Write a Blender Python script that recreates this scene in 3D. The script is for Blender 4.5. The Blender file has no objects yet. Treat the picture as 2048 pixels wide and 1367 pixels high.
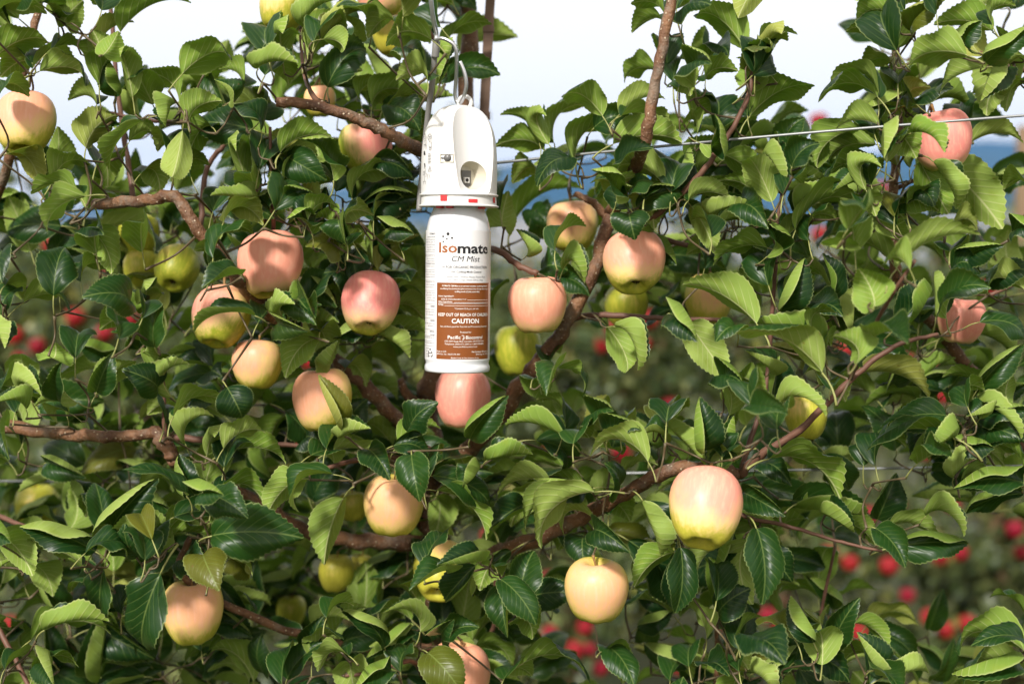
import bpy, bmesh, math, random
import numpy as np
from mathutils import Vector, Matrix, Quaternion, noise as mnoise

# ------------------------------------------------------------------ scene, camera, light
scene = bpy.context.scene
COL = scene.collection
R = math.radians
PITCH = R(3.4)
CAM = Vector((0.0, 0.0, 2.2))
F = 2048 * 50.0 / 36.0            # focal length in photo pixels

cam_d = bpy.data.cameras.new('camera')
cam_d.lens = 50; cam_d.sensor_width = 36
cam_d.clip_start = 0.05; cam_d.clip_end = 9000
cam_d.dof.use_dof = True
cam_d.dof.focus_distance = 1.575
cam_d.dof.aperture_fstop = 2.8
cam_d.dof.aperture_blades = 0
cam_o = bpy.data.objects.new('camera', cam_d)
cam_o.location = CAM
cam_o.rotation_euler = (R(90) - PITCH, 0, 0)
COL.objects.link(cam_o)
scene.camera = cam_o

SUN_EL, SUN_AZ = 36.0, -24.0      # degrees; azimuth measured from straight behind the camera, + to the right
sun_pos = Vector((math.sin(R(SUN_AZ)) * math.cos(R(SUN_EL)), -math.cos(R(SUN_AZ)) * math.cos(R(SUN_EL)), math.sin(R(SUN_EL))))
world = bpy.data.worlds.new('World')
scene.world = world
world.use_nodes = True
wn = world.node_tree.nodes; wl = world.node_tree.links
wn.clear()
w_out = wn.new('ShaderNodeOutputWorld'); w_bg = wn.new('ShaderNodeBackground')
w_sky = wn.new('ShaderNodeTexSky'); w_sky.sky_type = 'NISHITA'; w_sky.sun_disc = False
w_sky.sun_elevation = R(SUN_EL); w_sky.sun_rotation = R(180 - SUN_AZ)
w_sky.air_density = 1.0; w_sky.dust_density = 2.0
w_mix = wn.new('ShaderNodeMix'); w_mix.data_type = 'RGBA'
w_mix.inputs[0].default_value = 0.82           # thin bright overcast over a blue sky
w_mix.inputs[7].default_value = (13.4, 12.5, 11.5, 1)
wl.new(w_sky.outputs[0], w_mix.inputs[6])
wl.new(w_mix.outputs[2], w_bg.inputs[0])
w_bg.inputs[1].default_value = 0.10
wl.new(w_bg.outputs[0], w_out.inputs[0])

sun_d = bpy.data.lights.new('sun', 'SUN')
sun_d.energy = 4.9; sun_d.angle = R(6); sun_d.color = (1.0, 0.96, 0.90)
sun_o = bpy.data.objects.new('sun', sun_d)
sun_o.rotation_euler = (-sun_pos).to_track_quat('-Z', 'Y').to_euler()
sun_o.location = (0, -3, 6)
COL.objects.link(sun_o)

vs = scene.view_settings
vs.view_transform = 'Standard'; vs.look = 'None'; vs.gamma = 1.0; vs.use_curve_mapping = False
vs.exposure = 0.18
scene.render.engine = 'CYCLES'
scene.cycles.max_bounces = 6
scene.cycles.diffuse_bounces = 2
scene.cycles.glossy_bounces = 3
scene.cycles.transparent_max_bounces = 8
scene.cycles.transmission_bounces = 6
scene.cycles.volume_bounces = 0
scene.cycles.caustics_reflective = False; scene.cycles.caustics_refractive = False

def P(px, py, Y):
    """world point on the plane y = Y that the photo shows at (px, py)"""
    dx = (px - 1024) / F; dz = -(py - 683.5) / F
    d = Vector((dx, math.cos(PITCH) + dz * math.sin(PITCH), -math.sin(PITCH) + dz * math.cos(PITCH)))
    return CAM + d * (Y / d.y)

# ------------------------------------------------------------------ materials
def mat(name):
    m = bpy.data.materials.new(name); m.use_nodes = True
    nt = m.node_tree; nt.nodes.clear()
    out = nt.nodes.new('ShaderNodeOutputMaterial')
    return m, nt, out

class NT:
    """small helper for writing node trees"""
    def __init__(s, nt): s.nt = nt
    def n(s, t, **kw):
        x = s.nt.nodes.new(t)
        for k, v in kw.items(): setattr(x, k, v)
        return x
    def l(s, a, b): s.nt.links.new(a, b)
    def put(s, sock, v):
        if hasattr(v, 'is_output'): s.l(v, sock)
        else: sock.default_value = v
    def math(s, op, a, b=None, c=None, clamp=False):
        x = s.n('ShaderNodeMath', operation=op); x.use_clamp = clamp
        s.put(x.inputs[0], a)
        if b is not None: s.put(x.inputs[1], b)
        if c is not None: s.put(x.inputs[2], c)
        return x.outputs[0]
    def mix(s, f, a, b, blend='MIX'):
        x = s.n('ShaderNodeMix', data_type='RGBA', blend_type=blend)
        s.put(x.inputs[0], f)
        s.put(x.inputs[6], a if hasattr(a, 'is_output') else (*a, 1)[:4])
        s.put(x.inputs[7], b if hasattr(b, 'is_output') else (*b, 1)[:4])
        return x.outputs[2]
    def sstep(s, v, lo, hi):
        x = s.n('ShaderNodeMapRange', interpolation_type='SMOOTHSTEP')
        s.put(x.inputs[0], v); s.put(x.inputs[1], lo); s.put(x.inputs[2], hi)
        return x.outputs[0]
    def noise(s, vec, scale, detail=3, rough=0.5):
        x = s.n('ShaderNodeTexNoise'); x.inputs['Scale'].default_value = scale
        x.inputs['Detail'].default_value = detail; x.inputs['Roughness'].default_value = rough
        if vec is not None: s.l(vec, x.inputs['Vector'])
        return x.outputs[0]

def principled(h, col, rough=0.5, spec=0.5, metal=0.0, normal=None, coat=0.0):
    p = h.n('ShaderNodeBsdfPrincipled')
    h.put(p.inputs['Base Color'], col if hasattr(col, 'is_output') else (*col, 1)[:4])
    h.put(p.inputs['Roughness'], rough); h.put(p.inputs['Specular IOR Level'], spec); h.put(p.inputs['Metallic'], metal)
    if coat: p.inputs['Coat Weight'].default_value = coat; p.inputs['Coat Roughness'].default_value = 0.12
    if normal is not None: h.l(normal, p.inputs['Normal'])
    return p.outputs[0]

def plain(name, col, rough=0.5, spec=0.5, metal=0.0, var=0.06, scale=60, coat=0.0, bump=0.0):
    m, nt, out = mat(name); h = NT(nt)
    tc = h.n('ShaderNodeTexCoord')
    nz = h.noise(tc.outputs['Object'], scale, 4)
    f = h.math('MULTIPLY_ADD', nz, 2 * var, 1 - var)
    vm = h.n('ShaderNodeVectorMath', operation='SCALE'); vm.inputs[0].default_value = col[:3]; h.l(f, vm.inputs['Scale'])
    nrm = None
    if bump:
        b = h.n('ShaderNodeBump'); b.inputs['Strength'].default_value = bump; b.inputs['Distance'].default_value = 0.001
        h.l(nz, b.inputs['Height']); nrm = b.outputs[0]
    h.l(principled(h, vm.outputs[0], rough, spec, metal, nrm, coat), out.inputs[0])
    return m

def leaf_material(name, top_a, top_b, und_a, und_b, trans=0.18, veins=True):
    m, nt, out = mat(name); h = NT(nt)
    geo = h.n('ShaderNodeNewGeometry'); oi = h.n('ShaderNodeObjectInfo')
    at = h.n('ShaderNodeAttribute', attribute_name='rnd')
    rnd = h.math('FRACT', h.math('ADD', oi.outputs['Random'], at.outputs['Fac']))
    rnd2 = h.math('FRACT', h.math('MULTIPLY', rnd, 7.31))
    back = geo.outputs['Backfacing']
    tc = h.n('ShaderNodeTexCoord'); sep = h.n('ShaderNodeSeparateXYZ'); h.l(tc.outputs['UV'], sep.inputs[0])
    ax = h.math('ABSOLUTE', h.math('SUBTRACT', sep.outputs[0], 0.5))
    v = sep.outputs[1]
    top = h.mix(rnd, top_a, top_b)
    und = h.mix(rnd2, und_a, und_b)
    nz = h.noise(tc.outputs['UV'], 5.0, 4, 0.6)
    top = h.mix(h.math('MULTIPLY', h.sstep(nz, 0.45, 0.85), 0.35), top, (0.040, 0.085, 0.012))
    und = h.mix(h.sstep(nz, 0.45, 0.8), und, (0.22, 0.29, 0.04))
    yel = h.math('MULTIPLY', h.sstep(rnd2, 0.93, 0.99), 0.5)
    top = h.mix(yel, top, (0.22, 0.20, 0.02)); und = h.mix(yel, und, (0.34, 0.28, 0.06))
    # leaf spot and scorch on some leaves
    sv = h.n('ShaderNodeTexVoronoi'); sv.inputs['Scale'].default_value = 6.0; sm = h.n('ShaderNodeVectorMath', operation='ADD'); h.l(tc.outputs['UV'], sm.inputs[0])
    cv = h.n('ShaderNodeCombineXYZ'); h.l(h.math('MULTIPLY', rnd, 91.0), cv.inputs[0]); h.l(cv.outputs[0], sm.inputs[1]); h.l(sm.outputs[0], sv.inputs['Vector'])
    spot = h.math('MULTIPLY', h.math('SUBTRACT', 1.0, h.sstep(sv.outputs['Distance'], 0.07, 0.12)), h.math('GREATER_THAN', rnd2, 0.72))
    spot = h.math('MULTIPLY', spot, h.math('GREATER_THAN', h.noise(sm.outputs[0], 2.3, 1), 0.55))
    top = h.mix(h.math('MULTIPLY', spot, 0.8), top, (0.13, 0.065, 0.02)); und = h.mix(h.math('MULTIPLY', spot, 0.6), und, (0.2, 0.12, 0.04))
    vein = None
    if veins:
        # side veins leave the midrib forwards: lines of constant (v - 0.75|x|)
        ph = h.math('FRACT', h.math('MULTIPLY_ADD', h.math('MULTIPLY_ADD', ax, -0.75, v), 8.5, 0.3))
        d = h.math('ABSOLUTE', h.math('SUBTRACT', ph, 0.5))
        side = h.math('SUBTRACT', 1.0, h.sstep(d, 0.025, 0.09))
        side = h.math('MULTIPLY', side, h.math('SUBTRACT', 1.0, h.sstep(ax, 0.15, 0.45)))
        mid = h.math('SUBTRACT', 1.0, h.sstep(ax, 0.010, 0.026))
        vein = h.math('MAXIMUM', h.math('MULTIPLY', side, 0.55), mid)
        top = h.mix(h.math('MULTIPLY', vein, 0.42), top, (0.20, 0.27, 0.07))
        und = h.mix(h.math('MULTIPLY', vein, 0.75), und, (0.52, 0.54, 0.26))
        pillow = h.sstep(d, 0.0, 0.22)
        bh = h.math('ADD', h.math('MULTIPLY', pillow, 1.0), h.math('MULTIPLY', nz, 0.8))
        b = h.n('ShaderNodeBump'); b.inputs['Strength'].default_value = 0.2; b.inputs['Distance'].default_value = 0.0012
        h.l(bh, b.inputs['Height']); nrm = b.outputs[0]
    else: nrm = None
    ed = h.n('ShaderNodeAttribute', attribute_name='edge')
    rim = h.sstep(ed.outputs['Fac'], 0.80, 0.98)
    top = h.mix(h.math('MULTIPLY', rim, 0.55), top, (0.26, 0.31, 0.11))
    und = h.mix(h.math('MULTIPLY', rim, 0.4), und, (0.46, 0.48, 0.22))
    col = h.mix(back, top, und)
    rough = h.math('ADD', h.math('MULTIPLY_ADD', back, 0.22, 0.34), h.math('MULTIPLY', nz, 0.06))
    spec = h.math('MULTIPLY_ADD', back, -0.16, 0.27)
    bs = principled(h, col, rough, spec, 0.0, nrm)
    tr = h.n('ShaderNodeBsdfTranslucent')
    h.put(tr.inputs[0], h.mix(rnd, (0.13, 0.27, 0.015), (0.21, 0.34, 0.03)))
    ms = h.n('ShaderNodeMixShader'); ms.inputs[0].default_value = trans
    h.l(bs, ms.inputs[1]); h.l(tr.outputs[0], ms.inputs[2]); h.l(ms.outputs[0], out.inputs[0])
    return m

M_LEAF = leaf_material('apple_leaf', (0.005, 0.024, 0.006), (0.014, 0.050, 0.007), (0.155, 0.255, 0.035), (0.29, 0.375, 0.09))
M_FARLEAF = leaf_material('far_leaf', (0.018, 0.034, 0.010), (0.05, 0.066, 0.022), (0.09, 0.11, 0.04), (0.15, 0.155, 0.07), trans=0.12, veins=False)
M_PETIOLE = plain('petiole', (0.25, 0.26, 0.08), 0.5, 0.4, var=0.25, scale=30)
M_TWIG = plain('green_twig', (0.095, 0.07, 0.035), 0.5, 0.4, var=0.4, scale=90)
M_SHOOT = plain('young_shoot_bark', (0.14, 0.066, 0.042), 0.55, 0.4, var=0.35, scale=120, bump=0.3)

def bark_material():
    m, nt, out = mat('apple_bark'); h = NT(nt)
    tc = h.n('ShaderNodeTexCoord')
    a = h.noise(tc.outputs['Object'], 38, 6, 0.65)
    b = h.noise(tc.outputs['Object'], 260, 4, 0.6)
    col = h.mix(h.sstep(a, 0.3, 0.72), (0.085, 0.036, 0.018), (0.24, 0.115, 0.052))
    col = h.mix(h.math('MULTIPLY', h.sstep(b, 0.5, 0.75), 0.55), col, (0.30, 0.19, 0.11))
    vo = h.n('ShaderNodeTexVoronoi'); vo.inputs['Scale'].default_value = 150; h.l(tc.outputs['Object'], vo.inputs['Vector'])
    spot = h.math('SUBTRACT', 1.0, h.sstep(vo.outputs['Distance'], 0.13, 0.22))
    col = h.mix(h.math('MULTIPLY', spot, 0.8), col, (0.60, 0.47, 0.33))
    lich = h.noise(tc.outputs['Object'], 21, 5, 0.7)
    col = h.mix(h.math('MULTIPLY', h.sstep(lich, 0.52, 0.66), 0.6), col, (0.20, 0.165, 0.125))
    bp = h.n('ShaderNodeBump'); bp.inputs['Strength'].default_value = 0.9; bp.inputs['Distance'].default_value = 0.0026
    h.l(h.math('ADD', h.math('ADD', a, b), h.math('MULTIPLY', spot, 0.5)), bp.inputs['Height'])
    h.l(principled(h, col, 0.55, 0.4, 0, bp.outputs[0]), out.inputs[0])
    return m
M_BARK = bark_material()

def apple_material():
    m, nt, out = mat('blush_apple_skin'); h = NT(nt)
    tc = h.n('ShaderNodeTexCoord'); oi = h.n('ShaderNodeObjectInfo')
    sc = h.n('ShaderNodeSeparateColor'); h.l(oi.outputs['Color'], sc.inputs[0])
    pos = tc.outputs['Object']
    rv = h.n('ShaderNodeCombineXYZ'); k = h.math('MULTIPLY', oi.outputs['Random'], 37.0)
    for i in range(3): h.l(k, rv.inputs[i])
    ad = h.n('ShaderNodeVectorMath', operation='ADD'); h.l(pos, ad.inputs[0]); h.l(rv.outputs[0], ad.inputs[1])
    dt = h.n('ShaderNodeVectorMath', operation='DOT_PRODUCT'); h.l(pos, dt.inputs[0]); dt.inputs[1].default_value = (0, -0.92, 0.30)
    mp = h.n('ShaderNodeMapping'); mp.inputs['Scale'].default_value = (9, 9, 1.1); h.l(ad.outputs[0], mp.inputs[0])
    st = h.noise(mp.outputs[0], 1.0, 4, 0.6)
    lo = h.noise(ad.outputs[0], 1.6, 2)
    val = h.math('ADD', h.math('MULTIPLY', dt.outputs['Value'], 0.86), h.math('MULTIPLY_ADD', sc.outputs[0], 2.0, -0.5))
    val = h.math('ADD', val, h.math('MULTIPLY_ADD', st, 0.42, -0.21))
    val = h.math('ADD', val, h.math('MULTIPLY_ADD', lo, 0.7, -0.35))
    sx = h.n('ShaderNodeSeparateXYZ'); h.l(pos, sx.inputs[0])
    low = h.sstep(sx.outputs[2], -0.50, -0.95)
    val = h.math('SUBTRACT', val, h.math('MULTIPLY', h.math('SUBTRACT', 1.0, h.sstep(h.math('ADD', sx.outputs[2], h.math('MULTIPLY_ADD', st, 0.5, -0.25)), -1.15, 0.05)), h.math('MULTIPLY_ADD', lo, 0.5, 0.16)))
    ground = h.mix(sc.outputs[1], (0.26, 0.33, 0.022), (0.56, 0.46, 0.06))
    ground = h.mix(h.sstep(st, 0.35, 0.8), ground, (0.55, 0.50, 0.06))
    blush = h.mix(sc.outputs[2], (0.84, 0.48, 0.22), (0.82, 0.26, 0.225))
    blush = h.mix(h.math('MULTIPLY', h.sstep(st, 0.42, 0.72), 0.5), blush, (0.88, 0.48, 0.33))
    cream = h.mix(sc.outputs[2], (0.80, 0.58, 0.16), (0.84, 0.56, 0.27))
    col = h.mix(h.sstep(val, 0.30, 0.85), ground, cream)
    col = h.mix(h.sstep(val, 0.60, 1.30), col, blush)
    vo = h.n('ShaderNodeTexVoronoi'); vo.inputs['Scale'].default_value = 9; h.l(ad.outputs[0], vo.inputs['Vector'])
    dots = h.math('SUBTRACT', 1.0, h.sstep(vo.outputs['Distance'], 0.05, 0.10))
    col = h.mix(h.math('MULTIPLY', dots, 0.35), col, (0.30, 0.16, 0.06))
    rough = h.math('MULTIPLY_ADD', lo, 0.15, 0.33)
    h.l(principled(h, col, rough, 0.28), out.inputs[0])
    return m
M_APPLE = apple_material()

def red_apple_material():
    m, nt, out = mat('red_apple_skin'); h = NT(nt)
    tc = h.n('ShaderNodeTexCoord'); oi = h.n('ShaderNodeObjectInfo')
    mp = h.n('ShaderNodeMapping'); mp.inputs['Scale'].default_value = (7, 7, 1); h.l(tc.outputs['Object'], mp.inputs[0])
    st = h.noise(mp.outputs[0], 1.0, 4)
    col = h.mix(oi.outputs['Random'], (0.17, 0.002, 0.014), (0.26, 0.011, 0.010))
    col = h.mix(h.sstep(st, 0.55, 0.85), col, (0.32, 0.05, 0.02))
    h.l(principled(h, col, 0.4, 0.2), out.inputs[0])
    return m
M_RED = red_apple_material()
M_CALYX = plain('dried_calyx', (0.075, 0.05, 0.022), 0.8, 0.2, var=0.4, scale=300)
M_STALK = plain('fruit_stalk', (0.30, 0.17, 0.06), 0.55, 0.3, var=0.3, scale=80)

M_WHITE = plain('white_plastic', (0.70, 0.685, 0.67), 0.38, 0.5, var=0.015, scale=12)
M_IVORY = plain('ivory_plastic', (0.62, 0.58, 0.47), 0.4, 0.5, var=0.02, scale=12)
M_CANPAINT = plain('white_can_lacquer', (0.70, 0.71, 0.745), 0.2, 0.5, var=0.01, scale=10, coat=0.3)
M_LABEL = plain('label_paper', (0.72, 0.71, 0.72), 0.33, 0.45, var=0.01, scale=20)
M_ORANGE = plain('orange_print', (0.21, 0.06, 0.011), 0.38, 0.4, var=0.05, scale=60)
M_BLACK = plain('black_print', (0.012, 0.012, 0.014), 0.5, 0.3)
M_GREYPRINT = plain('grey_print', (0.16, 0.16, 0.17), 0.5, 0.3)
M_BROWNPRINT = plain('brown_print', (0.30, 0.10, 0.03), 0.5, 0.3)
M_WHITEPRINT = plain('white_print', (0.82, 0.80, 0.77), 0.45, 0.3)
M_REDPLASTIC = plain('red_plastic', (0.62, 0.03, 0.035), 0.4, 0.5)
M_DARK = plain('painted_hole_shade', (0.02, 0.02, 0.02), 0.6, 0.3)
M_SENSOR = plain('grey_lens', (0.13, 0.125, 0.12), 0.3, 0.5)
M_STEEL = plain('galvanised_wire', (0.62, 0.62, 0.64), 0.32, 0.5, metal=0.85, var=0.12, scale=200)
M_GREYROD = plain('grey_sleeve', (0.30, 0.29, 0.28), 0.45, 0.5, metal=0.3, var=0.12, scale=90)
M_WIRE = plain('trellis_wire_zinc', (0.27, 0.28, 0.28), 0.5, 0.5, metal=0.7, var=0.2, scale=150)
M_STAKE = plain('weathered_stake', (0.13, 0.08, 0.055), 0.7, 0.3, var=0.35, scale=70, bump=0.4)
M_POST = plain('weathered_post', (0.22, 0.15, 0.09), 0.8, 0.2, var=0.3, scale=14, bump=0.3)

# ------------------------------------------------------------------ mesh helpers
class MB:
    def __init__(s): s.v = []; s.f = []; s.m = []
    def tube(s, pts, rad, sides=8, mi=0, cap=True, lump=0.0, seed=0):
        pts = [Vector(p) for p in pts]; n = len(pts)
        if not isinstance(rad, (list, tuple)): rad = [rad] * n
        tang = []
        for i in range(n):
            t = pts[min(i + 1, n - 1)] - pts[max(i - 1, 0)]
            tang.append(t.normalized() if t.length > 1e-9 else Vector((0, 0, 1)))
        ref = Vector((0, 0, 1)) if abs(tang[0].z) < 0.9 else Vector((1, 0, 0))
        u = tang[0].cross(ref).normalized()
        rg = random.Random(seed)
        b0 = len(s.v)
        for i in range(n):
            u = (u - tang[i] * u.dot(tang[i])).normalized(); w = tang[i].cross(u)
            for k in range(sides):
                a = 2 * math.pi * k / sides
                r = rad[i] * (1 + (rg.uniform(-lump, lump) if lump else 0))
                s.v.append(pts[i] + (u * math.cos(a) + w * math.sin(a)) * r)
        for i in range(n - 1):
            for k in range(sides):
                a = b0 + i * sides + k; b = b0 + i * sides + (k + 1) % sides
                s.f.append((a, b, b + sides, a + sides)); s.m.append(mi)
        if cap:
            s.f.append(tuple(b0 + k for k in reversed(range(sides)))); s.m.append(mi)
            e = b0 + (n - 1) * sides
            s.f.append(tuple(e + k for k in range(sides))); s.m.append(mi)
    def lathe(s, prof, seg=48, mi=0, capb=True, capt=True, a0=0.0, a1=2 * math.pi):
        """prof: (r, z) from low to high; full turn"""
        b0 = len(s.v)
        for r, z in prof:
            for k in range(seg):
                a = 2 * math.pi * k / seg
                s.v.append(Vector((r * math.sin(a), -r * math.cos(a), z)))
        for i in range(len(prof) - 1):
            for k in range(seg):
                a = b0 + i * seg + k; b = b0 + i * seg + (k + 1) % seg
                s.f.append((a, b, b + seg, a + seg)); s.m.append(mi)
        if capb: s.f.append(tuple(b0 + k for k in reversed(range(seg)))); s.m.append(mi)
        if capt:
            e = b0 + (len(prof) - 1) * seg
            s.f.append(tuple(e + k for k in range(seg))); s.m.append(mi)
    def box(s, c, d, mi=0, M=None):
        b0 = len(s.v); c = Vector(c)
        for x in (-1, 1):
            for y in (-1, 1):
                for z in (-1, 1):
                    p = c + Vector((x * d[0] / 2, y * d[1] / 2, z * d[2] / 2))
                    s.v.append(M @ p if M else p)
        for q in ((0, 1, 3, 2), (4, 6, 7, 5), (0, 4, 5, 1), (2, 3, 7, 6), (0, 2, 6, 4), (1, 5, 7, 3)):
            s.f.append(tuple(b0 + i for i in q)); s.m.append(mi)
    def mesh(s, name, mats, smooth=True, sharp=None):
        me = bpy.data.meshes.new(name)
        me.from_pydata([tuple(v) for v in s.v], [], s.f)
        for m_ in (mats if isinstance(mats, (list, tuple)) else [mats]): me.materials.append(m_)
        if any(s.m): me.polygons.foreach_set('material_index', s.m)
        if smooth: me.polygons.foreach_set('use_smooth', [True] * len(s.f))
        me.update()
        if sharp: sharpen(me, sharp)
        return me

def sharpen(me, deg):
    bm = bmesh.new(); bm.from_mesh(me)
    for e in bm.edges:
        e.smooth = not (len(e.link_faces) != 2 or e.calc_face_angle(0) > R(deg))
    for f in bm.faces: f.smooth = True
    bm.to_mesh(me); bm.free()

def link(name, data, parent=None, M=None, loc=None):
    o = bpy.data.objects.new(name, data); COL.objects.link(o)
    if parent is not None: o.parent = parent
    if M is not None: o.matrix_local = M
    elif loc is not None: o.location = loc
    return o
def tag(o, label=None, cat=None, group=None, kind=None):
    if label: o['label'] = label
    if cat: o['category'] = cat
    if group: o['group'] = group
    if kind: o['kind'] = kind
    return o
def catmull(pts, per=6):
    pts = [Vector(p) for p in pts]
    if len(pts) < 3: return [pts[0].lerp(pts[-1], i / per) for i in range(per + 1)]
    q = [pts[0] * 2 - pts[1]] + pts + [pts[-1] * 2 - pts[-2]]
    out = []
    for i in range(1, len(q) - 2):
        for k in range(per):
            t = k / per
            out.append(0.5 * ((2 * q[i]) + (q[i + 1] - q[i - 1]) * t + (2 * q[i - 1] - 5 * q[i] + 4 * q[i + 1] - q[i + 2]) * t * t
                              + (3 * q[i] - 3 * q[i + 1] + q[i + 2] - q[i - 1]) * t ** 3))
    out.append(pts[-1]); return out

# ------------------------------------------------------------------ setting: ground, hills
def ground_material():
    m, nt, out = mat('orchard_grass_ground'); h = NT(nt)
    tc = h.n('ShaderNodeTexCoord')
    a = h.noise(tc.outputs['Object'], 0.6, 6, 0.6); b = h.noise(tc.outputs['Object'], 14, 5, 0.7)
    col = h.mix(h.sstep(a, 0.35, 0.65), (0.04, 0.05, 0.02), (0.075, 0.068, 0.04))
    col = h.mix(h.math('MULTIPLY', b, 0.5), col, (0.035, 0.05, 0.015))
    h.l(principled(h, col, 0.9, 0.2), out.inputs[0]); return m
me = bpy.data.meshes.new('ground')
me.from_pydata([(-5000, -60, 0), (5000, -60, 0), (5000, 6000, 0), (-5000, 6000, 0)], [], [(0, 1, 2, 3)])
me.materials.append(ground_material())
tag(link('ground', me), kind='structure')

def hills_material():
    m, nt, out = mat('wooded_hillside'); h = NT(nt)
    tc = h.n('ShaderNodeTexCoord')
    a = h.noise(tc.outputs['Object'], 0.006, 6, 0.6); sx = h.n('ShaderNodeSeparateXYZ'); h.l(tc.outputs['Object'], sx.inputs[0])
    col = h.mix(h.sstep(a, 0.4, 0.62), (0.022, 0.045, 0.045), (0.05, 0.068, 0.055))  # woodland tones tinted bluish, part of the distance haze put into the colour
    dry = h.math('MULTIPLY', h.sstep(h.math('ADD', h.math('MULTIPLY', a, 90), h.math('MULTIPLY', sx.outputs[2], -1.0)), -12.0, 18.0), 0.85)
    col = h.mix(dry, col, (0.30, 0.25, 0.16))
    h.l(principled(h, col, 0.95, 0.1), out.inputs[0]); return m
mb = MB(); NXH, NYH = 90, 14
ridge = [(-1600, 440), (0, 425), (400, 408), (700, 380), (1050, 330), (1400, 298), (1700, 312), (2048, 284), (3600, 330)]
for j in range(NYH):
    for i in range(NXH):
        px = -1600 + 5200 * i / (NXH - 1)
        for (xa, ya), (xb, yb) in zip(ridge, ridge[1:]):
            if xa <= px <= xb: ry = ya + (yb - ya) * (px - xa) / (xb - xa); break
        t = j / (NYH - 1)
        Y = 1150 + 900 * t
        top = (514.5 - ry) / F * 2050
        z = top * (math.sin(t * math.pi / 2) ** 1.15)
        z += (mnoise.noise(Vector((px * 0.006, t * 4, 3))) * 9 + mnoise.noise(Vector((px * 0.03, t * 9, 7))) * 3) * min(1, t * 2)
        mb.v.append(Vector(((px - 1024) / F * Y, Y, z - 1 + (2.2 if t > 0.2 else 0))))
for j in range(NYH - 1):
    for i in range(NXH - 1):
        a = j * NXH + i; mb.f.append((a, a + 1, a + NXH + 1, a + NXH)); mb.m.append(0)
tag(link('hills', mb.mesh('hills', hills_material())), kind='structure')

# ------------------------------------------------------------------ leaves
def leaf_variant(seed, fold, curl, wave, roll, W=0.30, twist=0.0, roll2=None, rows=33, sec=(-1, -.68, -.34, 0, .34, .68, 1)):
    rg = random.Random(seed)
    ts = np.linspace(0, 1, rows)
    th = [curl * (0.42 - t ** 1.25) for t in ts]
    y = [0.0]; z = [0.0]
    for i in range(1, rows):
        a = 0.5 * (th[i] + th[i - 1]); d = ts[i] - ts[i - 1]
        y.append(y[-1] + math.cos(a) * d); z.append(z[-1] + math.sin(a) * d)
    ch = math.hypot(y[-1], z[-1]); ca = math.atan2(z[-1], y[-1])
    def rot(yy, zz):
        return ((math.cos(-ca) * yy - math.sin(-ca) * zz) / ch, (math.sin(-ca) * yy + math.cos(-ca) * zz) / ch)
    ph1, ph2 = rg.uniform(0, 6.28), rg.uniform(0, 6.28); kw = rg.uniform(1.1, 2.0)
    norm = (0.405 ** 0.68) * (0.595 ** 1.0)
    V = []; UV = []; Fc = []; MI = []; ED = []
    ns = len(sec)
    for i, t in enumerate(ts):
        w = W * (max(t, 0.0) ** 0.68) * (max(1 - t, 0.0) ** 1.0) / norm
        tooth = (0.011 if i % 2 else -0.005) * (1 if 0.06 < t < 0.97 else 0)
        tt = th[i] - ca
        ny, nz_ = -math.sin(tt), math.cos(tt)
        yy, zz = rot(y[i], z[i])
        tw = twist * (t - 0.3)
        f = fold * (1 - 0.25 * t)
        for sgn in sec:
            s = abs(sgn); sg = (sgn > 0) - (sgn < 0)
            ww = w + (tooth if s == 1 else 0)
            ang = f - (roll if sg > 0 or roll2 is None else roll2) * s * s * (0.4 + 1.2 * t * (1.6 - t)) + tw * sg
            x = sg * s * ww * math.cos(ang)
            nn = s * ww * math.sin(ang)
            nn += wave * w * s * s * math.sin(2 * math.pi * kw * t + (ph1 if sg > 0 else ph2))
            fwd = tooth * 0.9 if s == 1 else 0
            V.append((x, yy + ny * nn + fwd * math.cos(tt), zz + nz_ * nn))
            UV.append((0.5 + sgn * w / (2 * W), t)); ED.append(1.0 if s == 1 else 0.0)
    for i in range(rows - 1):
        for k in range(ns - 1):
            a = i * ns + k
            Fc.append((a, a + 1, a + ns + 1, a + ns)); MI.append(0)
    # petiole: leaves the blade base along the midrib, then droops
    L = rg.uniform(0.26, 0.36); dd = rg.uniform(0.2, 0.9)
    pts = []; ang = th[0] - ca; py = pz = 0.0; n = 5
    for i in range(n):
        pts.append(Vector((0, py, pz - 0.004)))
        ang2 = ang + dd * (i / (n - 1))
        py -= math.cos(ang2) * L / (n - 1); pz -= math.sin(ang2) * L / (n - 1)
    tb = MB(); tb.tube(pts, [0.0095, 0.010, 0.011, 0.012, 0.015], 5, 1)
    off = len(V)
    V += [tuple(p) for p in tb.v]; UV += [(0.5, 0.5)] * len(tb.v); ED += [0.0] * len(tb.v)
    Fc += [tuple(i + off for i in f_) for f_ in tb.f]; MI += [1] * len(tb.f)
    return dict(V=np.array(V), UV=np.array(UV), F=Fc, MI=MI, ED=np.array(ED), end=Vector(pts[-1]), tan=(Vector(pts[-1]) - Vector(pts[-2])).normalized())

def make_leaf_mesh(d, name='leaf', mats=None):
    me = bpy.data.meshes.new(name)
    me.from_pydata(d['V'].tolist(), [], d['F'])
    for m_ in (mats or [M_LEAF, M_PETIOLE]): me.materials.append(m_)
    me.polygons.foreach_set('material_index', d['MI'])
    me.polygons.foreach_set('use_smooth', [True] * len(d['F']))
    uv = me.uv_layers.new(name='UVMap')
    li = np.empty(len(me.loops), dtype=np.int32); me.loops.foreach_get('vertex_index', li)
    uv.data.foreach_set('uv', d['UV'][li].ravel())
    at = me.attributes.new('edge', 'FLOAT', 'POINT'); at.data.foreach_set('value', d['ED'])
    me.update(); return me

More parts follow.
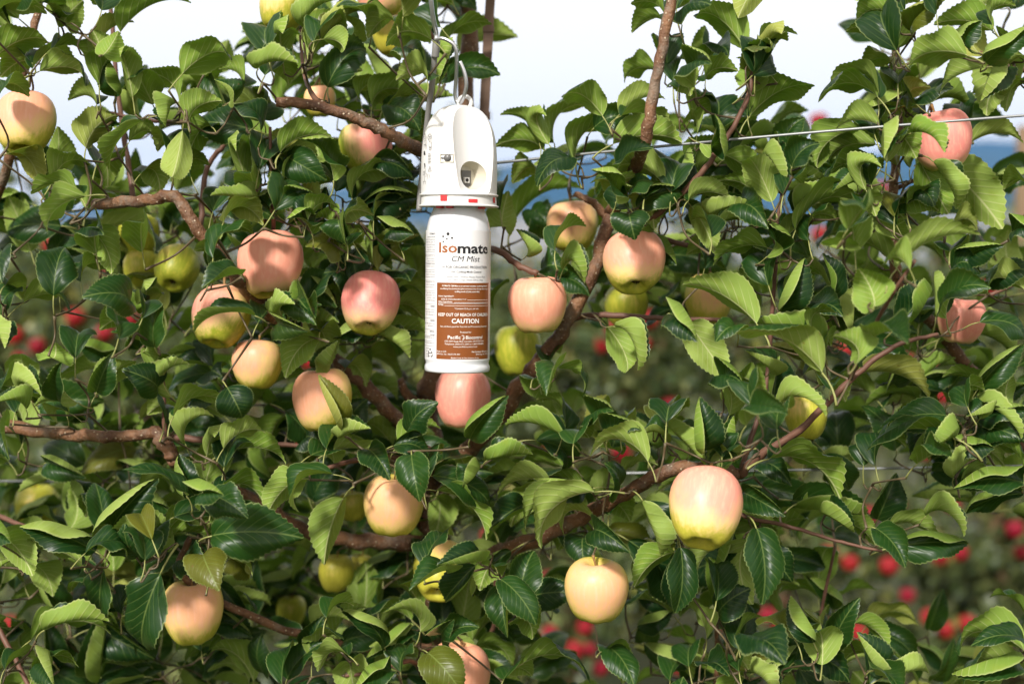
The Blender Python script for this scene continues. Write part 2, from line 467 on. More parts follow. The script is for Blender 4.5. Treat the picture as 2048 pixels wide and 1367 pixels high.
FOLDED = [leaf_variant(100 + i, R(f), R(c), w, R(r), W, tw, R(r2)) for i, (f, c, w, r, W, tw, r2) in enumerate([
    (54, 70, .12, 14, .285, .1, 10), (46, 92, .20, 26, .30, -.2, 30), (60, 58, .14, 10, .275, .2, 20), (50, 108, .24, 30, .31, .0, 44),
    (42, 76, .28, 20, .29, .35, 6), (56, 96, .18, 36, .30, -.15, 24), (38, 66, .32, 12, .275, -.35, 40), (52, 124, .16, 24, .315, .2, 10)])]
FLAT = [leaf_variant(200 + i, R(f), R(c), w, R(r), W, tw, R(r2)) for i, (f, c, w, r, W, tw, r2) in enumerate([
    (36, 54, .18, 16, .275, .2, -36), (32, 80, .26, 24, .29, -.35, 36), (46, 66, .20, 50, .28, .4, -60), (24, 52, .28, -95, .27, .15, 10),
    (44, 96, .20, 38, .285, -.5, -26), (34, 44, .32, 44, .275, .6, -85), (52, 72, .24, 64, .285, -.25, 20), (32, 110, .24, -75, .28, .35, -10)])]
VARS = FOLDED + FLAT
VMESH = [make_leaf_mesh(d) for d in VARS]

def leaf_matrix(base, tip, kind, rg, wide=False):
    """blade base and tip in the world -> (variant index, matrix)"""
    d = tip - base; L = d.length
    if L < 0.055:                                    # seen end-on: the rest of its length runs towards or away from us
        need = math.sqrt(max(0, 0.060 ** 2 - L * L)); d = d + Vector((0, -need if kind == 't' else need * 0.7, 0)); L = d.length
    yv = d.normalized()
    if kind == 't':
        n = Vector((rg.uniform(-.5, .5), -1.0, rg.uniform(0.25, 1.7))); vi = 8 + rg.randrange(8)
    elif kind == 'u':
        n = Vector((rg.uniform(-.25, .25), rg.uniform(0.25, 1.0), 1.0)); vi = rg.randrange(8)
        if abs(yv.z) > 0.8: n = Vector((rg.uniform(-.5, .5), 1.0, 0.2))
    else:
        n = Vector((rg.uniform(-.6, .6), rg.uniform(-0.5, 0.2), 1.0)); vi = rg.randrange(8)
        if abs(yv.z) > 0.8: n = Vector((rg.choice((-1, 1)), rg.uniform(-.5, .2), 0.2))
    n = n - yv * n.dot(yv)
    if n.length < 1e-3: n = yv.orthogonal()
    zv = n.normalized(); xv = yv.cross(zv)
    wd = max(L, 0.072) * rg.uniform(0.92, 1.08) * (1.20 if wide else 1.02)
    wd = min(wd, 0.118)
    M = Matrix(((xv.x * wd, yv.x * L, zv.x * wd, base.x), (xv.y * wd, yv.y * L, zv.y * wd, base.y), (xv.z * wd, yv.z * L, zv.z * wd, base.z), (0, 0, 0, 1)))
    return vi, M

def join_leaves(name, items, mats, variants, seed=0):
    """many leaves as one mesh: items = [(variant index, matrix)]"""
    rg = random.Random(seed)
    VV, UU, FF, MM, RR, EE = [], [], [], [], [], []; off = 0
    for vi, M in items:
        d = variants[vi]; A = np.array(M)
        v = d['V'] @ A[:3, :3].T + A[:3, 3]
        VV.append(v); UU.append(d['UV']); RR.append(np.full(len(v), rg.random())); EE.append(d['ED'])
        FF += [tuple(i + off for i in f) for f in d['F']]; MM += d['MI']; off += len(v)
    V = np.concatenate(VV); U = np.concatenate(UU)
    me = bpy.data.meshes.new(name); me.from_pydata(V.tolist(), [], FF)
    for m_ in mats: me.materials.append(m_)
    me.polygons.foreach_set('material_index', MM); me.polygons.foreach_set('use_smooth', [True] * len(FF))
    uv = me.uv_layers.new(name='UVMap')
    li = np.empty(len(me.loops), dtype=np.int32); me.loops.foreach_get('vertex_index', li)
    uv.data.foreach_set('uv', U[li].ravel())
    at = me.attributes.new('rnd', 'FLOAT', 'POINT'); at.data.foreach_set('value', np.concatenate(RR))
    at = me.attributes.new('edge', 'FLOAT', 'POINT'); at.data.foreach_set('value', np.concatenate(EE))
    me.update(); return me

LEAF_TABLE = """
-10 38 81 22 u;-7 113 95 83 u;64 126 0 155 u;-3 193 33 186 uN;38 38 52 65 t;79 7 117 3 t;132 46 148 -10 u;203 21 165 -3 u;241 65 382 7 uw;
117 55 110 24 t;186 113 165 48 uw;206 110 220 52 u;103 100 158 120 u;65 138 138 120 u;79 143 170 172 u;199 169 263 109 uw;193 210 119 196 u;
230 193 237 131 t;358 203 282 144 uw;365 148 461 120 u;265 193 265 127 t;306 210 292 165 t;409 138 406 193 u;378 241 433 196 uw;457 206 444 169 t;
526 241 457 169 t;483 174 426 132 u;523 237 495 175 u;523 261 457 206 f;564 213 674 126 u;561 306 664 275 uw;516 138 605 134 t;536 113 550 76 u;
564 113 581 83 t;616 113 700 28 u;646 79 681 93 u;646 179 700 148 t;530 151 567 162 u;172 296 224 227 uw;285 241 220 340 t;258 285 306 285 u;
347 327 299 299 u;365 261 344 354 u;423 254 375 330 u;354 206 351 261 t;21 306 60 371 u;103 368 74 344 u;107 370 172 330 uw;193 330 199 373 u;
172 392 96 468 u;282 347 303 385 u;382 354 406 327 u;509 406 447 340 f;492 361 488 309 t;519 337 547 309 u;516 395 516 351 t;516 423 432 394 t;
550 420 536 365 u;567 371 602 330 u;550 423 581 375 t;667 361 605 282 tw;564 306 629 330 u;585 420 643 395 t;616 440 674 420 u;447 444 516 450 u;
426 423 457 409 u;7 502 31 564 t;10 571 21 602 u;38 578 29 631 t;48 605 138 624 u;120 578 165 529 u;169 454 222 548 u;237 550 241 468 u;
107 591 131 495 t;193 509 227 471 t;162 564 203 543 u;285 505 306 447 tN;344 447 332 497 u;358 450 389 492 u;420 559 375 502 uN;471 569 354 586 f;
426 516 499 468 uN;481 550 423 574 tN;509 631 389 664 tN;516 646 567 639 u;564 633 605 605 t;595 633 643 633 t;261 605 186 593 t;282 626 272 578 t;
292 619 316 578 t;285 636 254 612 u;237 677 179 664 u;309 694 337 605 t;289 701 244 660 t;151 715 148 684 u;103 715 89 688 u;-7 660 41 691 t;
-3 787 48 760 u;155 805 144 719 t;193 784 241 701 t;193 787 272 722 u;316 777 265 732 t;309 746 327 712 u;344 794 389 725 t;347 832 447 811 u;
382 805 440 801 t;330 846 282 835 u;52 818 17 798 t;31 825 69 811 u;134 832 89 808 t;138 825 96 853 f;62 801 110 784 t;17 853 48 908 t;
371 887 438 829 t;413 910 447 863 t;447 897 526 870 u;571 822 619 901 t;684 856 636 749 tN;636 677 571 756 f;653 746 684 677 t;640 664 657 732 u;
454 774 495 829 t;433 763 461 746 t;426 732 464 701 u;653 897 700 866 u;619 887 653 870 t;629 578 684 612 t;373 991 244 939 t;215 1081 318 955 t;
203 1037 154 1044 u;191 1102 39 1052 t;164 1129 29 1115 u;171 1105 239 1132 f;198 1160 133 1190 f;335 1064 455 1044 u;349 1033 458 1033 t;
304 1078 267 1037 f;308 1057 284 1037 t;290 1119 239 1067 u;290 1115 325 1091 u;308 1067 342 1091 t;321 1146 292 1293 twN;208 1136 222 1249 t;
376 1126 427 1129 t;407 1108 455 1163 t;424 1153 496 1163 u;461 1112 506 1146 t;424 1071 608 1076 t;410 989 461 979 t;431 1003 523 1020 u;
390 989 369 900 t;410 968 444 900 u;448 934 485 900 u;263 989 342 1026 t;62 1279 222 1269 uw;89 1259 219 1242 t;14 1232 21 1119 tw;10 1337 51 1344 u;
65 1355 142 1348 u;106 1327 140 1348 t;193 1355 219 1225 twb;236 1361 335 1337 tb;414 1348 533 1262 tb;502 1232 513 1119 twb;649 1108 584 1136 ub;
687 996 649 1129 uw;602 958 533 1033 u;666 948 598 1023 f;622 910 660 934 f;564 1367 581 1303 u;697 1310 629 1358 u;625 1317 684 1286 u;
653 1235 700 1228 u;0 1071 55 1067 t;0 1102 41 1091 u;58 1119 92 1122 u;0 1013 41 989 ub;38 1037 58 985 ub;137 1026 167 938 ub;82 968 113 934 tb;
243 1228 284 1204 u;403 1300 448 1273 u;205 1197 137 1201 tb;547 1238 581 1208 tb;719 421 820 379 tw;747 442 813 421 u;680 442 701 488 t;
803 502 738 512 u;775 467 834 470 t;810 484 856 491 tb;757 544 838 470 u;754 544 812 532 u;789 572 827 561 t;792 583 852 604 u;796 611 848 646 u;
750 674 838 667 tb;761 670 824 712 t;684 737 799 779 uwb;691 737 726 779 u;1006 453 1017 379 u;1080 477 1077 414 t;1052 512 1031 460 t;
1110 502 1175 453 uN;1235 463 1175 475 u;1157 421 1189 442 t;1259 428 1263 481 tN;1315 467 1336 421 t;1084 547 1133 540 t;1115 561 1175 590 t;
1126 540 1164 565 t;1017 565 989 618 tb;1000 688 978 781 u;1001 688 1013 740 t;1066 758 1087 809 u;1112 737 1091 783 t;1098 733 1122 712 u;
1115 737 1164 800 u;1214 653 1252 744 u;1231 653 1270 737 t;1242 590 1360 653 t;1196 625 1242 590 u;1182 625 1214 653 t;1329 498 1343 530 t;
940 877 1017 790 tN;820 867 877 804 t;691 870 750 846 t;1133 877 1012 851 t;1312 842 1360 828 u;823 909 844 992 tN;847 976 880 916 u;
737 898 787 948 t;787 891 858 909 t;887 919 922 966 f;954 933 926 962 t;872 980 972 1080 u;865 951 979 1012 t;1054 1005 979 1055 t;1100 966 995 990 u;
976 919 1065 901 t;1072 880 1129 941 t;1125 969 1051 1058 u;1189 983 1083 1097 uw;1186 976 1075 1037 t;1189 1037 1131 1080 u;1218 987 1204 916 t;
1296 923 1182 912 u;1243 958 1321 937 u;1189 1062 1255 1088 t;1168 1072 1165 1117 t;1154 1126 1118 1112 u;1257 1080 1337 1208 tw;
1286 1001 1321 1112 tw;1218 1030 1264 1051 u;1300 1108 1336 1144 u;1357 1108 1352 1222 t;1022 1101 954 1186 t;990 1133 958 1194 u;
1001 1158 1072 1249 t;1040 1197 1068 1101 tw;961 1119 876 1119 tN;951 1129 890 1199 tN;894 1147 823 1165 tN;851 1133 904 1081 uN;830 1129 901 1062 tb;
840 1263 773 1208 t;885 1268 912 1215 t;894 1275 960 1236 t;769 1293 684 1222 t;755 1208 812 1190 ub;680 1165 737 1218 tb;855 1304 926 1372 twN;
783 1340 716 1354 t;801 1343 833 1318 f;947 1297 1024 1340 u;1047 1325 1179 1367 uw;1211 1293 1264 1357 t;1207 1300 1246 1367 u;1026 1240 1065 1293 u;
1104 1218 1054 1201 tb;915 1268 979 1283 tb;1008 1357 1065 1365 u;769 1144 819 1140 ub;1330 32 1266 -2 u;1323 40 1269 57 u;1353 20 1394 0 u;
1364 50 1409 27 t;1488 98 1392 35 u;1313 138 1252 162 u;1333 131 1323 96 u;1337 125 1353 111 t;1347 165 1377 114 uw;1404 131 1387 93 uw;
1411 131 1443 128 t;1411 162 1485 135 u;1390 175 1411 141 t;1357 175 1390 185 u;1488 185 1459 128 t;1505 151 1498 91 u;1508 151 1524 111 t;
1205 232 1126 195 u;1108 286 1188 212 uw;1079 286 1000 231 u;1088 303 990 293 u;1098 289 1091 241 t;1239 229 1330 199 u;1242 232 1340 266 u;
1226 289 1364 286 uw;1151 326 1256 249 uw;1188 256 1256 249 t;1145 320 1074 374 tw;1077 353 1024 365 u;1030 441 1168 379 uw;1061 421 1101 460 t;
1326 367 1224 348 uw;1236 337 1300 303 t;1232 404 1178 343 t;1229 407 1182 364 u;1259 417 1279 353 u;1263 397 1301 370 t;1289 397 1313 458 uw;
1340 387 1377 296 t;1343 384 1377 337 u;1431 259 1427 195 uw;1394 269 1367 249 u;1384 232 1387 202 t;1401 286 1417 236 t;1387 357 1434 269 u;
1451 300 1522 257 u;1448 310 1524 384 u;1495 232 1535 182 u;1377 401 1461 397 u;1512 417 1444 360 u;1404 451 1431 407 u;1441 438 1491 411 t;
1478 427 1524 460 t;1293 377 1337 387 u;1534 135 1603 64 u;1520 118 1544 84 t;1503 145 1507 84 u;1510 148 1537 101 u;1500 232 1630 171 u;
1487 259 1520 259 u;1783 27 1725 38 u;1793 98 1744 42 t;1793 101 1799 27 uw;1810 24 1853 -3 u;1823 64 1867 13 t;1873 30 1948 -7 u;1985 64 1867 50 uw;
1985 50 2052 3 uw;1937 94 1934 57 tw;1971 124 2048 61 t;2018 101 2052 74 u;1934 111 1818 133 uw;1971 135 1880 188 u;2048 111 1974 232 uw;
2005 128 1961 202 t;2055 162 2032 219 u;1759 199 1662 155 t;1756 199 1668 168 u;1756 195 1636 205 u;1786 135 1736 141 u;1781 202 1803 135 tw;
1796 168 1823 188 u;1833 209 1880 168 u;1799 202 1830 229 u;1840 215 1880 188 t;1853 232 1894 195 u;1934 256 1941 209 u;1941 286 2047 288 u;
1719 259 1635 336 uw;1759 251 1682 256 u;1752 289 1658 323 u;1759 229 1695 236 t;1749 269 1786 286 u;1793 269 1850 313 uN;1823 266 1860 313 tN;
1796 333 1823 306 u;1820 336 1847 310 t;1840 323 1897 427 uw;1867 323 1914 417 t;1894 340 2005 458 uw;1749 336 1651 377 u;1715 373 1648 387 t;
1732 380 1739 340 t;1742 370 1783 333 u;1773 326 1746 323 t;1584 333 1624 293 t;1581 330 1567 289 u;1544 404 1497 316 u;1534 326 1554 380 t;
1554 353 1581 330 u;1567 390 1618 367 u;1591 460 1742 434 uw;1611 410 1658 387 u;1719 407 1769 431 u;1789 434 1826 397 u;1823 397 1840 417 t;
1813 427 1890 421 u;1793 451 1826 434 u;1904 451 1971 460 u;1695 460 1702 424 tn;2059 380 2032 377 u;1534 513 1492 440 t;1423 475 1392 440 u;
1534 495 1426 532 u;1561 506 1641 437 u;1617 481 1686 440 u;1710 509 1679 457 tn;1693 475 1706 499 un;1782 523 1655 499 u;1724 450 1779 478 u;
1793 478 1827 440 u;1793 537 1962 471 un;1748 613 1731 537 un;1820 540 1786 530 un;1935 520 1976 492 t;1900 502 1931 520 u;1993 488 2042 520 ub;
1903 547 1935 547 t;2048 578 1976 585 u;1973 571 2042 540 t;1893 637 1962 575 twN;1872 634 1869 544 t;1795 651 1858 568 tw;1838 647 1872 602 uw;
1689 668 1706 575 tw;1672 634 1686 668 u;1627 672 1689 630 u;1613 647 1668 630 t;1561 623 1610 516 tw;1575 606 1644 551 u;1537 571 1561 516 uw;
1496 547 1534 520 t;1665 599 1644 506 t;1513 647 1364 570 uN;1520 620 1426 551 t;1371 599 1371 526 t;1409 537 1381 509 u;1378 647 1454 755 u;
1340 627 1385 679 t;1475 665 1418 679 t;1644 744 1473 665 uw;1644 703 1496 647 t;1537 748 1478 696 t;1547 803 1561 717 tw;1513 786 1468 772 u;
1713 727 1682 675 un;1738 682 1786 682 tn;1644 692 1675 696 u;1651 710 1703 751 tb;1713 749 1862 806 uw;1606 751 1648 768 u;1661 779 1706 810 u;
1558 817 1634 824 tN;1506 813 1547 806 un;1492 851 1558 820 tn;1554 858 1596 824 un;1458 831 1430 751 t;1444 772 1471 761 t;1406 900 1399 793 tw;
1378 886 1340 860 u;1333 844 1357 848 u;1433 889 1477 858 u;1444 913 1430 886 u;1910 876 1731 903 uw;1893 831 1755 865 t;1886 848 1769 862 u;
1686 903 1744 848 ub;1748 761 1824 793 ub;1879 679 2021 734 tw;1879 675 1952 668 u;1959 644 2048 679 t;1952 613 2035 637 ub;1955 779 2048 689 t;
1935 813 1990 786 u;1959 838 1907 824 t;2017 806 2045 751 u;1955 838 2048 817 t;1907 876 1834 893 t;1910 903 1962 886 t;1955 855 2024 872 t;
1966 889 2045 910 u;2024 464 2052 471 t;1893 786 1928 717 tb;1475 907 1425 992 twN;1458 903 1440 966 uN;1537 917 1680 999 uwN;1651 907 1696 980 t;
1485 983 1558 1019 t;1513 935 1568 959 t;1568 969 1610 969 ub;1584 1000 1731 1028 tw;1603 1004 1713 1028 u;1755 1038 1793 945 tw;
1686 1049 1751 1090 u;1751 1056 1789 1118 t;1776 1056 1876 1075 u;1852 1031 1900 1056 t;1786 1094 1935 1088 t;1651 1024 1689 1049 t;
1513 1056 1523 1208 tw;1496 1080 1506 1208 u;1458 1083 1392 1163 u;1475 1083 1420 1149 t;1361 1094 1350 1225 tw;1637 1180 1661 1094 uwb;
1648 1232 1755 1180 ub;1627 1284 1582 1190 t;1589 1277 1520 1256 u;1668 1287 1720 1194 tw;1644 1329 1641 1277 uw;1623 1291 1589 1270 u;
1710 1246 1786 1303 u;1748 1339 1713 1263 tw;1592 1322 1699 1363 tw;1668 1308 1706 1329 u;1738 1367 1703 1336 u;1748 1339 1776 1363 t;
1762 1356 1858 1346 t;1478 1298 1534 1246 u;1489 1287 1554 1304 t;1565 1336 1518 1311 u;1413 1277 1347 1211 u;1433 1201 1426 1139 uw;
1437 1225 1492 1163 t;1478 1342 1509 1360 u;1506 1346 1537 1363 t;1378 1332 1409 1325 u;1413 1332 1444 1322 t;1340 1360 1392 1373 u;
1582 1342 1579 1280 u;1641 1246 1658 1266 u;2052 1235 1998 1209 u;2052 1304 1921 1311 uw;2048 1280 1941 1291 t;2031 1315 1903 1346 t;
2048 1346 1928 1370 uw;1907 955 1955 900 tw;2048 966 1907 976 t;1921 966 1983 959 u;2048 986 1928 1028 t;2048 945 1986 900 u;1727 931 1769 900 u;
1751 931 1824 900 u;1834 928 1872 900 t;618 101 704 25 u;606 55 689 0 tw;741 58 683 28 t;698 77 667 46 t;628 86 680 92 u;585 80 618 77 u;
655 175 732 101 tw;658 172 720 135 u;806 34 741 26 tN;790 46 730 69 uN;863 80 769 88 uwN;815 18 849 46 t;855 163 787 154 uw;744 212 830 190 uw;
772 212 852 200 u;800 123 855 144 t;721 203 766 167 u;704 203 677 169 u;744 240 787 233 u;818 275 769 246 u;775 215 843 267 t;741 261 706 270 t;
677 233 704 261 u;581 221 618 243 u;704 396 793 353 uwN;744 326 827 358 tN;671 384 624 369 u;723 420 833 396 tw;790 384 824 359 u;843 292 793 307 tb;
870 172 881 178 t;818 0 855 18 t;830 74 864 101 tb;882 55 904 0 u;918 104 1036 75 uwb;893 20 955 32 tb;877 118 900 133 t;1000 420 1015 360 u;
609 435 643 398 u;585 414 640 395 t;624 468 588 441 t;667 469 612 441 u;692 429 701 494 t;704 481 741 429 uw;695 491 664 518 u;677 515 621 494 tw;
692 506 727 503 u;692 537 732 527 u;628 534 674 527 tb;695 564 655 546 t;680 595 624 583 twb;628 607 680 620 tb;784 564 836 577 tb;781 656 839 669 tb;
600 595 588 641 t;594 613 643 647 tw;560 650 628 659 t;658 656 689 641 t;707 666 674 672 t;695 706 757 672 tb;747 773 800 792 tb;1205 872 1223 815 tw;
1214 881 1276 849 t;1241 867 1273 872 u;1334 884 1270 870 tw;1147 887 1182 884 u;1197 893 1217 881 t;
"""

# ------------------------------------------------------------------ the three trees of the near row: wood
BRANCHES = [  # owner, name, bark?, [(px, py, Y)...], first and last width in photo pixels
 (0,'trunk',1,[(948,-420,1.86),(944,-200,1.86),(938,0,1.85),(932,230,1.85),(905,480,1.86),(872,740,1.85),(852,830,1.85),(868,1000,1.87),(868,1200,1.87),(862,1450,1.88),(862,2300,1.9),(862,3660,1.9)],30,84),
 (0,'branch',1,[(868,1000,1.87),(935,905,1.80),(1010,815,1.76),(1075,730,1.72),(1130,650,1.70),(1195,520,1.70),(1222,420,1.72)],38,27),
 (0,'branch',1,[(1222,425,1.72),(1262,350,1.62),(1290,285,1.55),(1312,160,1.54),(1345,0,1.54),(1375,-150,1.54)],28,19),
 (0,'branch',1,[(1218,440,1.72),(1185,405,1.72),(1150,388,1.73)],17,12),
 (0,'shoot',0,[(1205,495,1.72),(1290,445,1.64),(1360,390,1.60),(1430,310,1.58),(1490,210,1.57),(1507,140,1.57)],14,9),
 (0,'shoot',0,[(905,520,1.84),(985,497,1.70),(1035,530,1.65),(1075,547,1.64)],15,12),
 (0,'shoot',0,[(1140,635,1.74),(1210,630,1.72),(1330,636,1.70),(1440,640,1.70)],14,8),
 (0,'shoot',0,[(1200,505,1.73),(1310,478,1.70),(1390,495,1.69),(1455,502,1.69)],13,8),
 (0,'branch',1,[(852,850,1.84),(800,840,1.80),(730,770,1.77),(640,700,1.76),(525,612,1.68),(460,540,1.60),(400,465,1.58),(350,395,1.58),(285,402,1.60),(190,408,1.66)],32,22),
 (0,'shoot',0,[(268,402,1.72),(254,310,1.74),(237,193,1.75),(220,0,1.75),(212,-90,1.75)],12,7),
 (0,'shoot',0,[(400,465,1.72),(413,344,1.75),(447,292,1.75),(500,235,1.75)],12,9),
 (0,'shoot',0,[(492,243,1.75),(344,244,1.75),(275,237,1.75),(193,220,1.74)],10,7),
 (0,'branch',1,[(918,345,1.85),(840,300,1.68),(780,268,1.60),(720,240,1.58),(640,213,1.57),(553,204,1.57)],27,20),
 (0,'shoot',0,[(640,213,1.57),(615,170,1.62),(605,120,1.70),(600,60,1.71)],11,6),
 (0,'shoot',0,[(936,120,1.85),(890,130,1.76),(872,85,1.72),(840,30,1.72),(820,-60,1.72)],11,7),
 (0,'branch',1,[(868,1088,1.87),(835,1085,1.83),(700,1080,1.80),(610,1060,1.78),(525,1010,1.76),(440,960,1.74)],37,20),
 (0,'shoot',0,[(866,940,1.86),(770,912,1.75),(690,925,1.68),(620,945,1.66)],14,8),
 (0,'shoot',0,[(520,610,1.75),(545,470,1.66),(542,395,1.62),(540,254,1.60)],11,6),
 (0,'spur',1,[(845,825,1.84),(815,790,1.80),(800,758,1.79)],24,13),
 (0,'branch',1,[(866,1150,1.87),(980,1110,1.78),(1100,1065,1.70),(1185,1022,1.66),(1250,985,1.63),(1345,940,1.61),(1430,935,1.60),(1480,948,1.60)],34,24),
 (0,'shoot',0,[(1480,948,1.60),(1520,910,1.58),(1600,858,1.56),(1700,760,1.54),(1790,692,1.53),(1875,668,1.53)],20,8),
 (0,'shoot',0,[(1400,945,1.62),(1460,1010,1.61),(1500,1035,1.60),(1590,1055,1.58),(1670,1080,1.57),(1765,1102,1.56)],11,6),
 (0,'shoot',0,[(1480,948,1.62),(1530,780,1.64),(1544,633,1.64),(1552,502,1.63),(1555,440,1.63),(1572,340,1.63)],11,6),
 (0,'branch',1,[(868,1450,1.88),(1150,1530,1.82),(1400,1480,1.78),(1433,1363,1.76),(1431,1200,1.75)],22,7),
 (0,'shoot',0,[(1400,1480,1.78),(1600,1440,1.76),(1645,1300,1.75),(1640,1240,1.75),(1670,1093,1.74)],12,6),
 (0,'shoot',0,[(1700,760,1.54),(1745,660,1.46),(1790,580,1.42),(1830,520,1.40)],10,7),
 (0,'branch',1,[(866,1300,1.87),(700,1290,1.75),(520,1240,1.70),(365,1150,1.66),(380,1074,1.65)],20,12),
 (0,'shoot',0,[(866,1330,1.87),(980,1270,1.76),(990,1120,1.72)],12,7),
 (0,'shoot',0,[(864,1420,1.88),(830,1325,1.68),(740,1345,1.63),(690,1350,1.62)],11,8),
 (1,'trunk',1,[(-240,-420,1.86),(-250,0,1.86),(-262,600,1.88),(-250,1100,1.88),(-250,1450,1.88),(-250,2300,1.9),(-250,3660,1.9)],34,84),
 (1,'branch',1,[(-260,720,1.88),(-60,480,1.78),(15,330,1.72),(38,190,1.70),(62,80,1.69),(80,0,1.69),(95,-120,1.69)],24,12),
 (1,'branch',1,[(-255,830,1.88),(-60,845,1.76),(110,865,1.70),(210,872,1.66),(312,866,1.66)],30,22),
 (1,'spur',1,[(310,862,1.66),(335,895,1.65),(350,925,1.65)],28,26),
 (1,'shoot',0,[(305,870,1.71),(420,880,1.72),(520,885,1.73),(640,893,1.74)],16,8),
 (1,'shoot',0,[(330,880,1.70),(325,760,1.69),(305,700,1.68),(283,650,1.68)],10,6),
 (1,'shoot',0,[(-250,1150,1.88),(-60,1180,1.70),(0,1262,1.66),(51,1358,1.64),(70,1420,1.63)],14,9),
 (1,'shoot',0,[(-250,1000,1.88),(-40,1020,1.74),(100,1080,1.68),(205,1145,1.64)],13,7),
 (2,'trunk',1,[(2320,-420,1.86),(2330,0,1.86),(2335,600,1.86),(2330,1100,1.87),(2330,1450,1.88),(2330,2300,1.9),(2330,3660,1.9)],34,84),
 (2,'branch',1,[(2330,1060,1.87),(2080,930,1.84),(1955,755,1.80),(1862,645,1.77),(1800,570,1.75),(1785,450,1.72),(1790,330,1.71),(1799,270,1.70),(1793,130,1.70),(1796,0,1.70),(1800,-120,1.70)],28,12),
 (2,'spur',0,[(1796,376,1.715),(1825,362,1.71),(1855,348,1.70)],10,7),
 (2,'shoot',0,[(2330,420,1.86),(2150,230,1.74),(2048,140,1.70),(1965,108,1.68),(1925,95,1.68)],13,7),
 (2,'shoot',0,[(2330,910,1.86),(2150,880,1.76),(2040,880,1.70),(1920,885,1.66)],15,8),
 (2,'shoot',0,[(2330,1350,1.88),(2150,1320,1.74),(2060,1310,1.66),(1960,1330,1.64)],14,8),
 (2,'shoot',0,[(2330,640,1.86),(2180,560,1.78),(2060,560,1.72),(1980,590,1.70)],13,8),
]
def ground_of(pt): return Vector((pt.x, pt.y, 0))
TREE = []
for nm, px, lab in (('apple_tree', 862, 'apple tree whose trunk runs behind the white canister, its limbs spread across the picture'),
                    ('apple_tree', -250, 'apple tree reaching in from the left edge with a thick low limb'),
                    ('apple_tree', 2330, 'apple tree reaching in from the right edge with one slim upright limb')):
    g = P(px, 3660, 1.9); e = link(nm, None, loc=(g.x, g.y, 0))
    tag(e, lab, 'tree', 'apple trees of the near row'); TREE.append(e)
SAMPLES = []                                        # (owner, point, radius) along all the wood
def root_inv(o): return -o.location
for bi, (own, nm, bark, pts, w0, w1) in enumerate(BRANCHES):
    w = [P(*p) for p in pts]; pl = catmull(w, 7); n = len(pl)
    if nm == 'trunk':
        for q in pl: q.z = max(q.z, -0.05)
    rg = random.Random(bi)
    rad = []
    for i, q in enumerate(pl):
        t = i / (n - 1); k = (w0 + (w1 - w0) * t) / 2 / F * q.y
        if nm == 'trunk' and own == 0: k = (16 + (30 - 16) * min(1, max(0, (2.35 - q.z) / 0.5))) / F * q.y
        rad.append(k * (1 + 0.05 * math.sin(i * 1.9 + bi) + rg.uniform(-.03, .05)))
        SAMPLES.append((own, q.copy(), rad[-1]))
    if nm in ('branch', 'spur') and n > 4: rad[-1] *= 0.9
    for i in range(1, n - 1):                       # slight knees at the buds
        pl[i] = pl[i] + Vector((rg.uniform(-1, 1), rg.uniform(-1, 1), rg.uniform(-1, 1))) * rad[i] * 0.22
    mb = MB(); mb.tube([q - TREE[own].location for q in pl], rad, 12 if bark else 8, 0, True, 0.09 if bark else 0.04, bi)
    link(nm, mb.mesh(nm, M_BARK if bark else M_SHOOT), TREE[own])
S_OWN = np.array([s[0] for s in SAMPLES]); S_P = np.array([tuple(s[1]) for s in SAMPLES])
def nearest(p, own=None):
    d = np.linalg.norm(S_P - np.array(p), axis=1)
    if own is not None: d = np.where(S_OWN == own, d, 9)
    i = int(np.argmin(d)); return i, d[i]

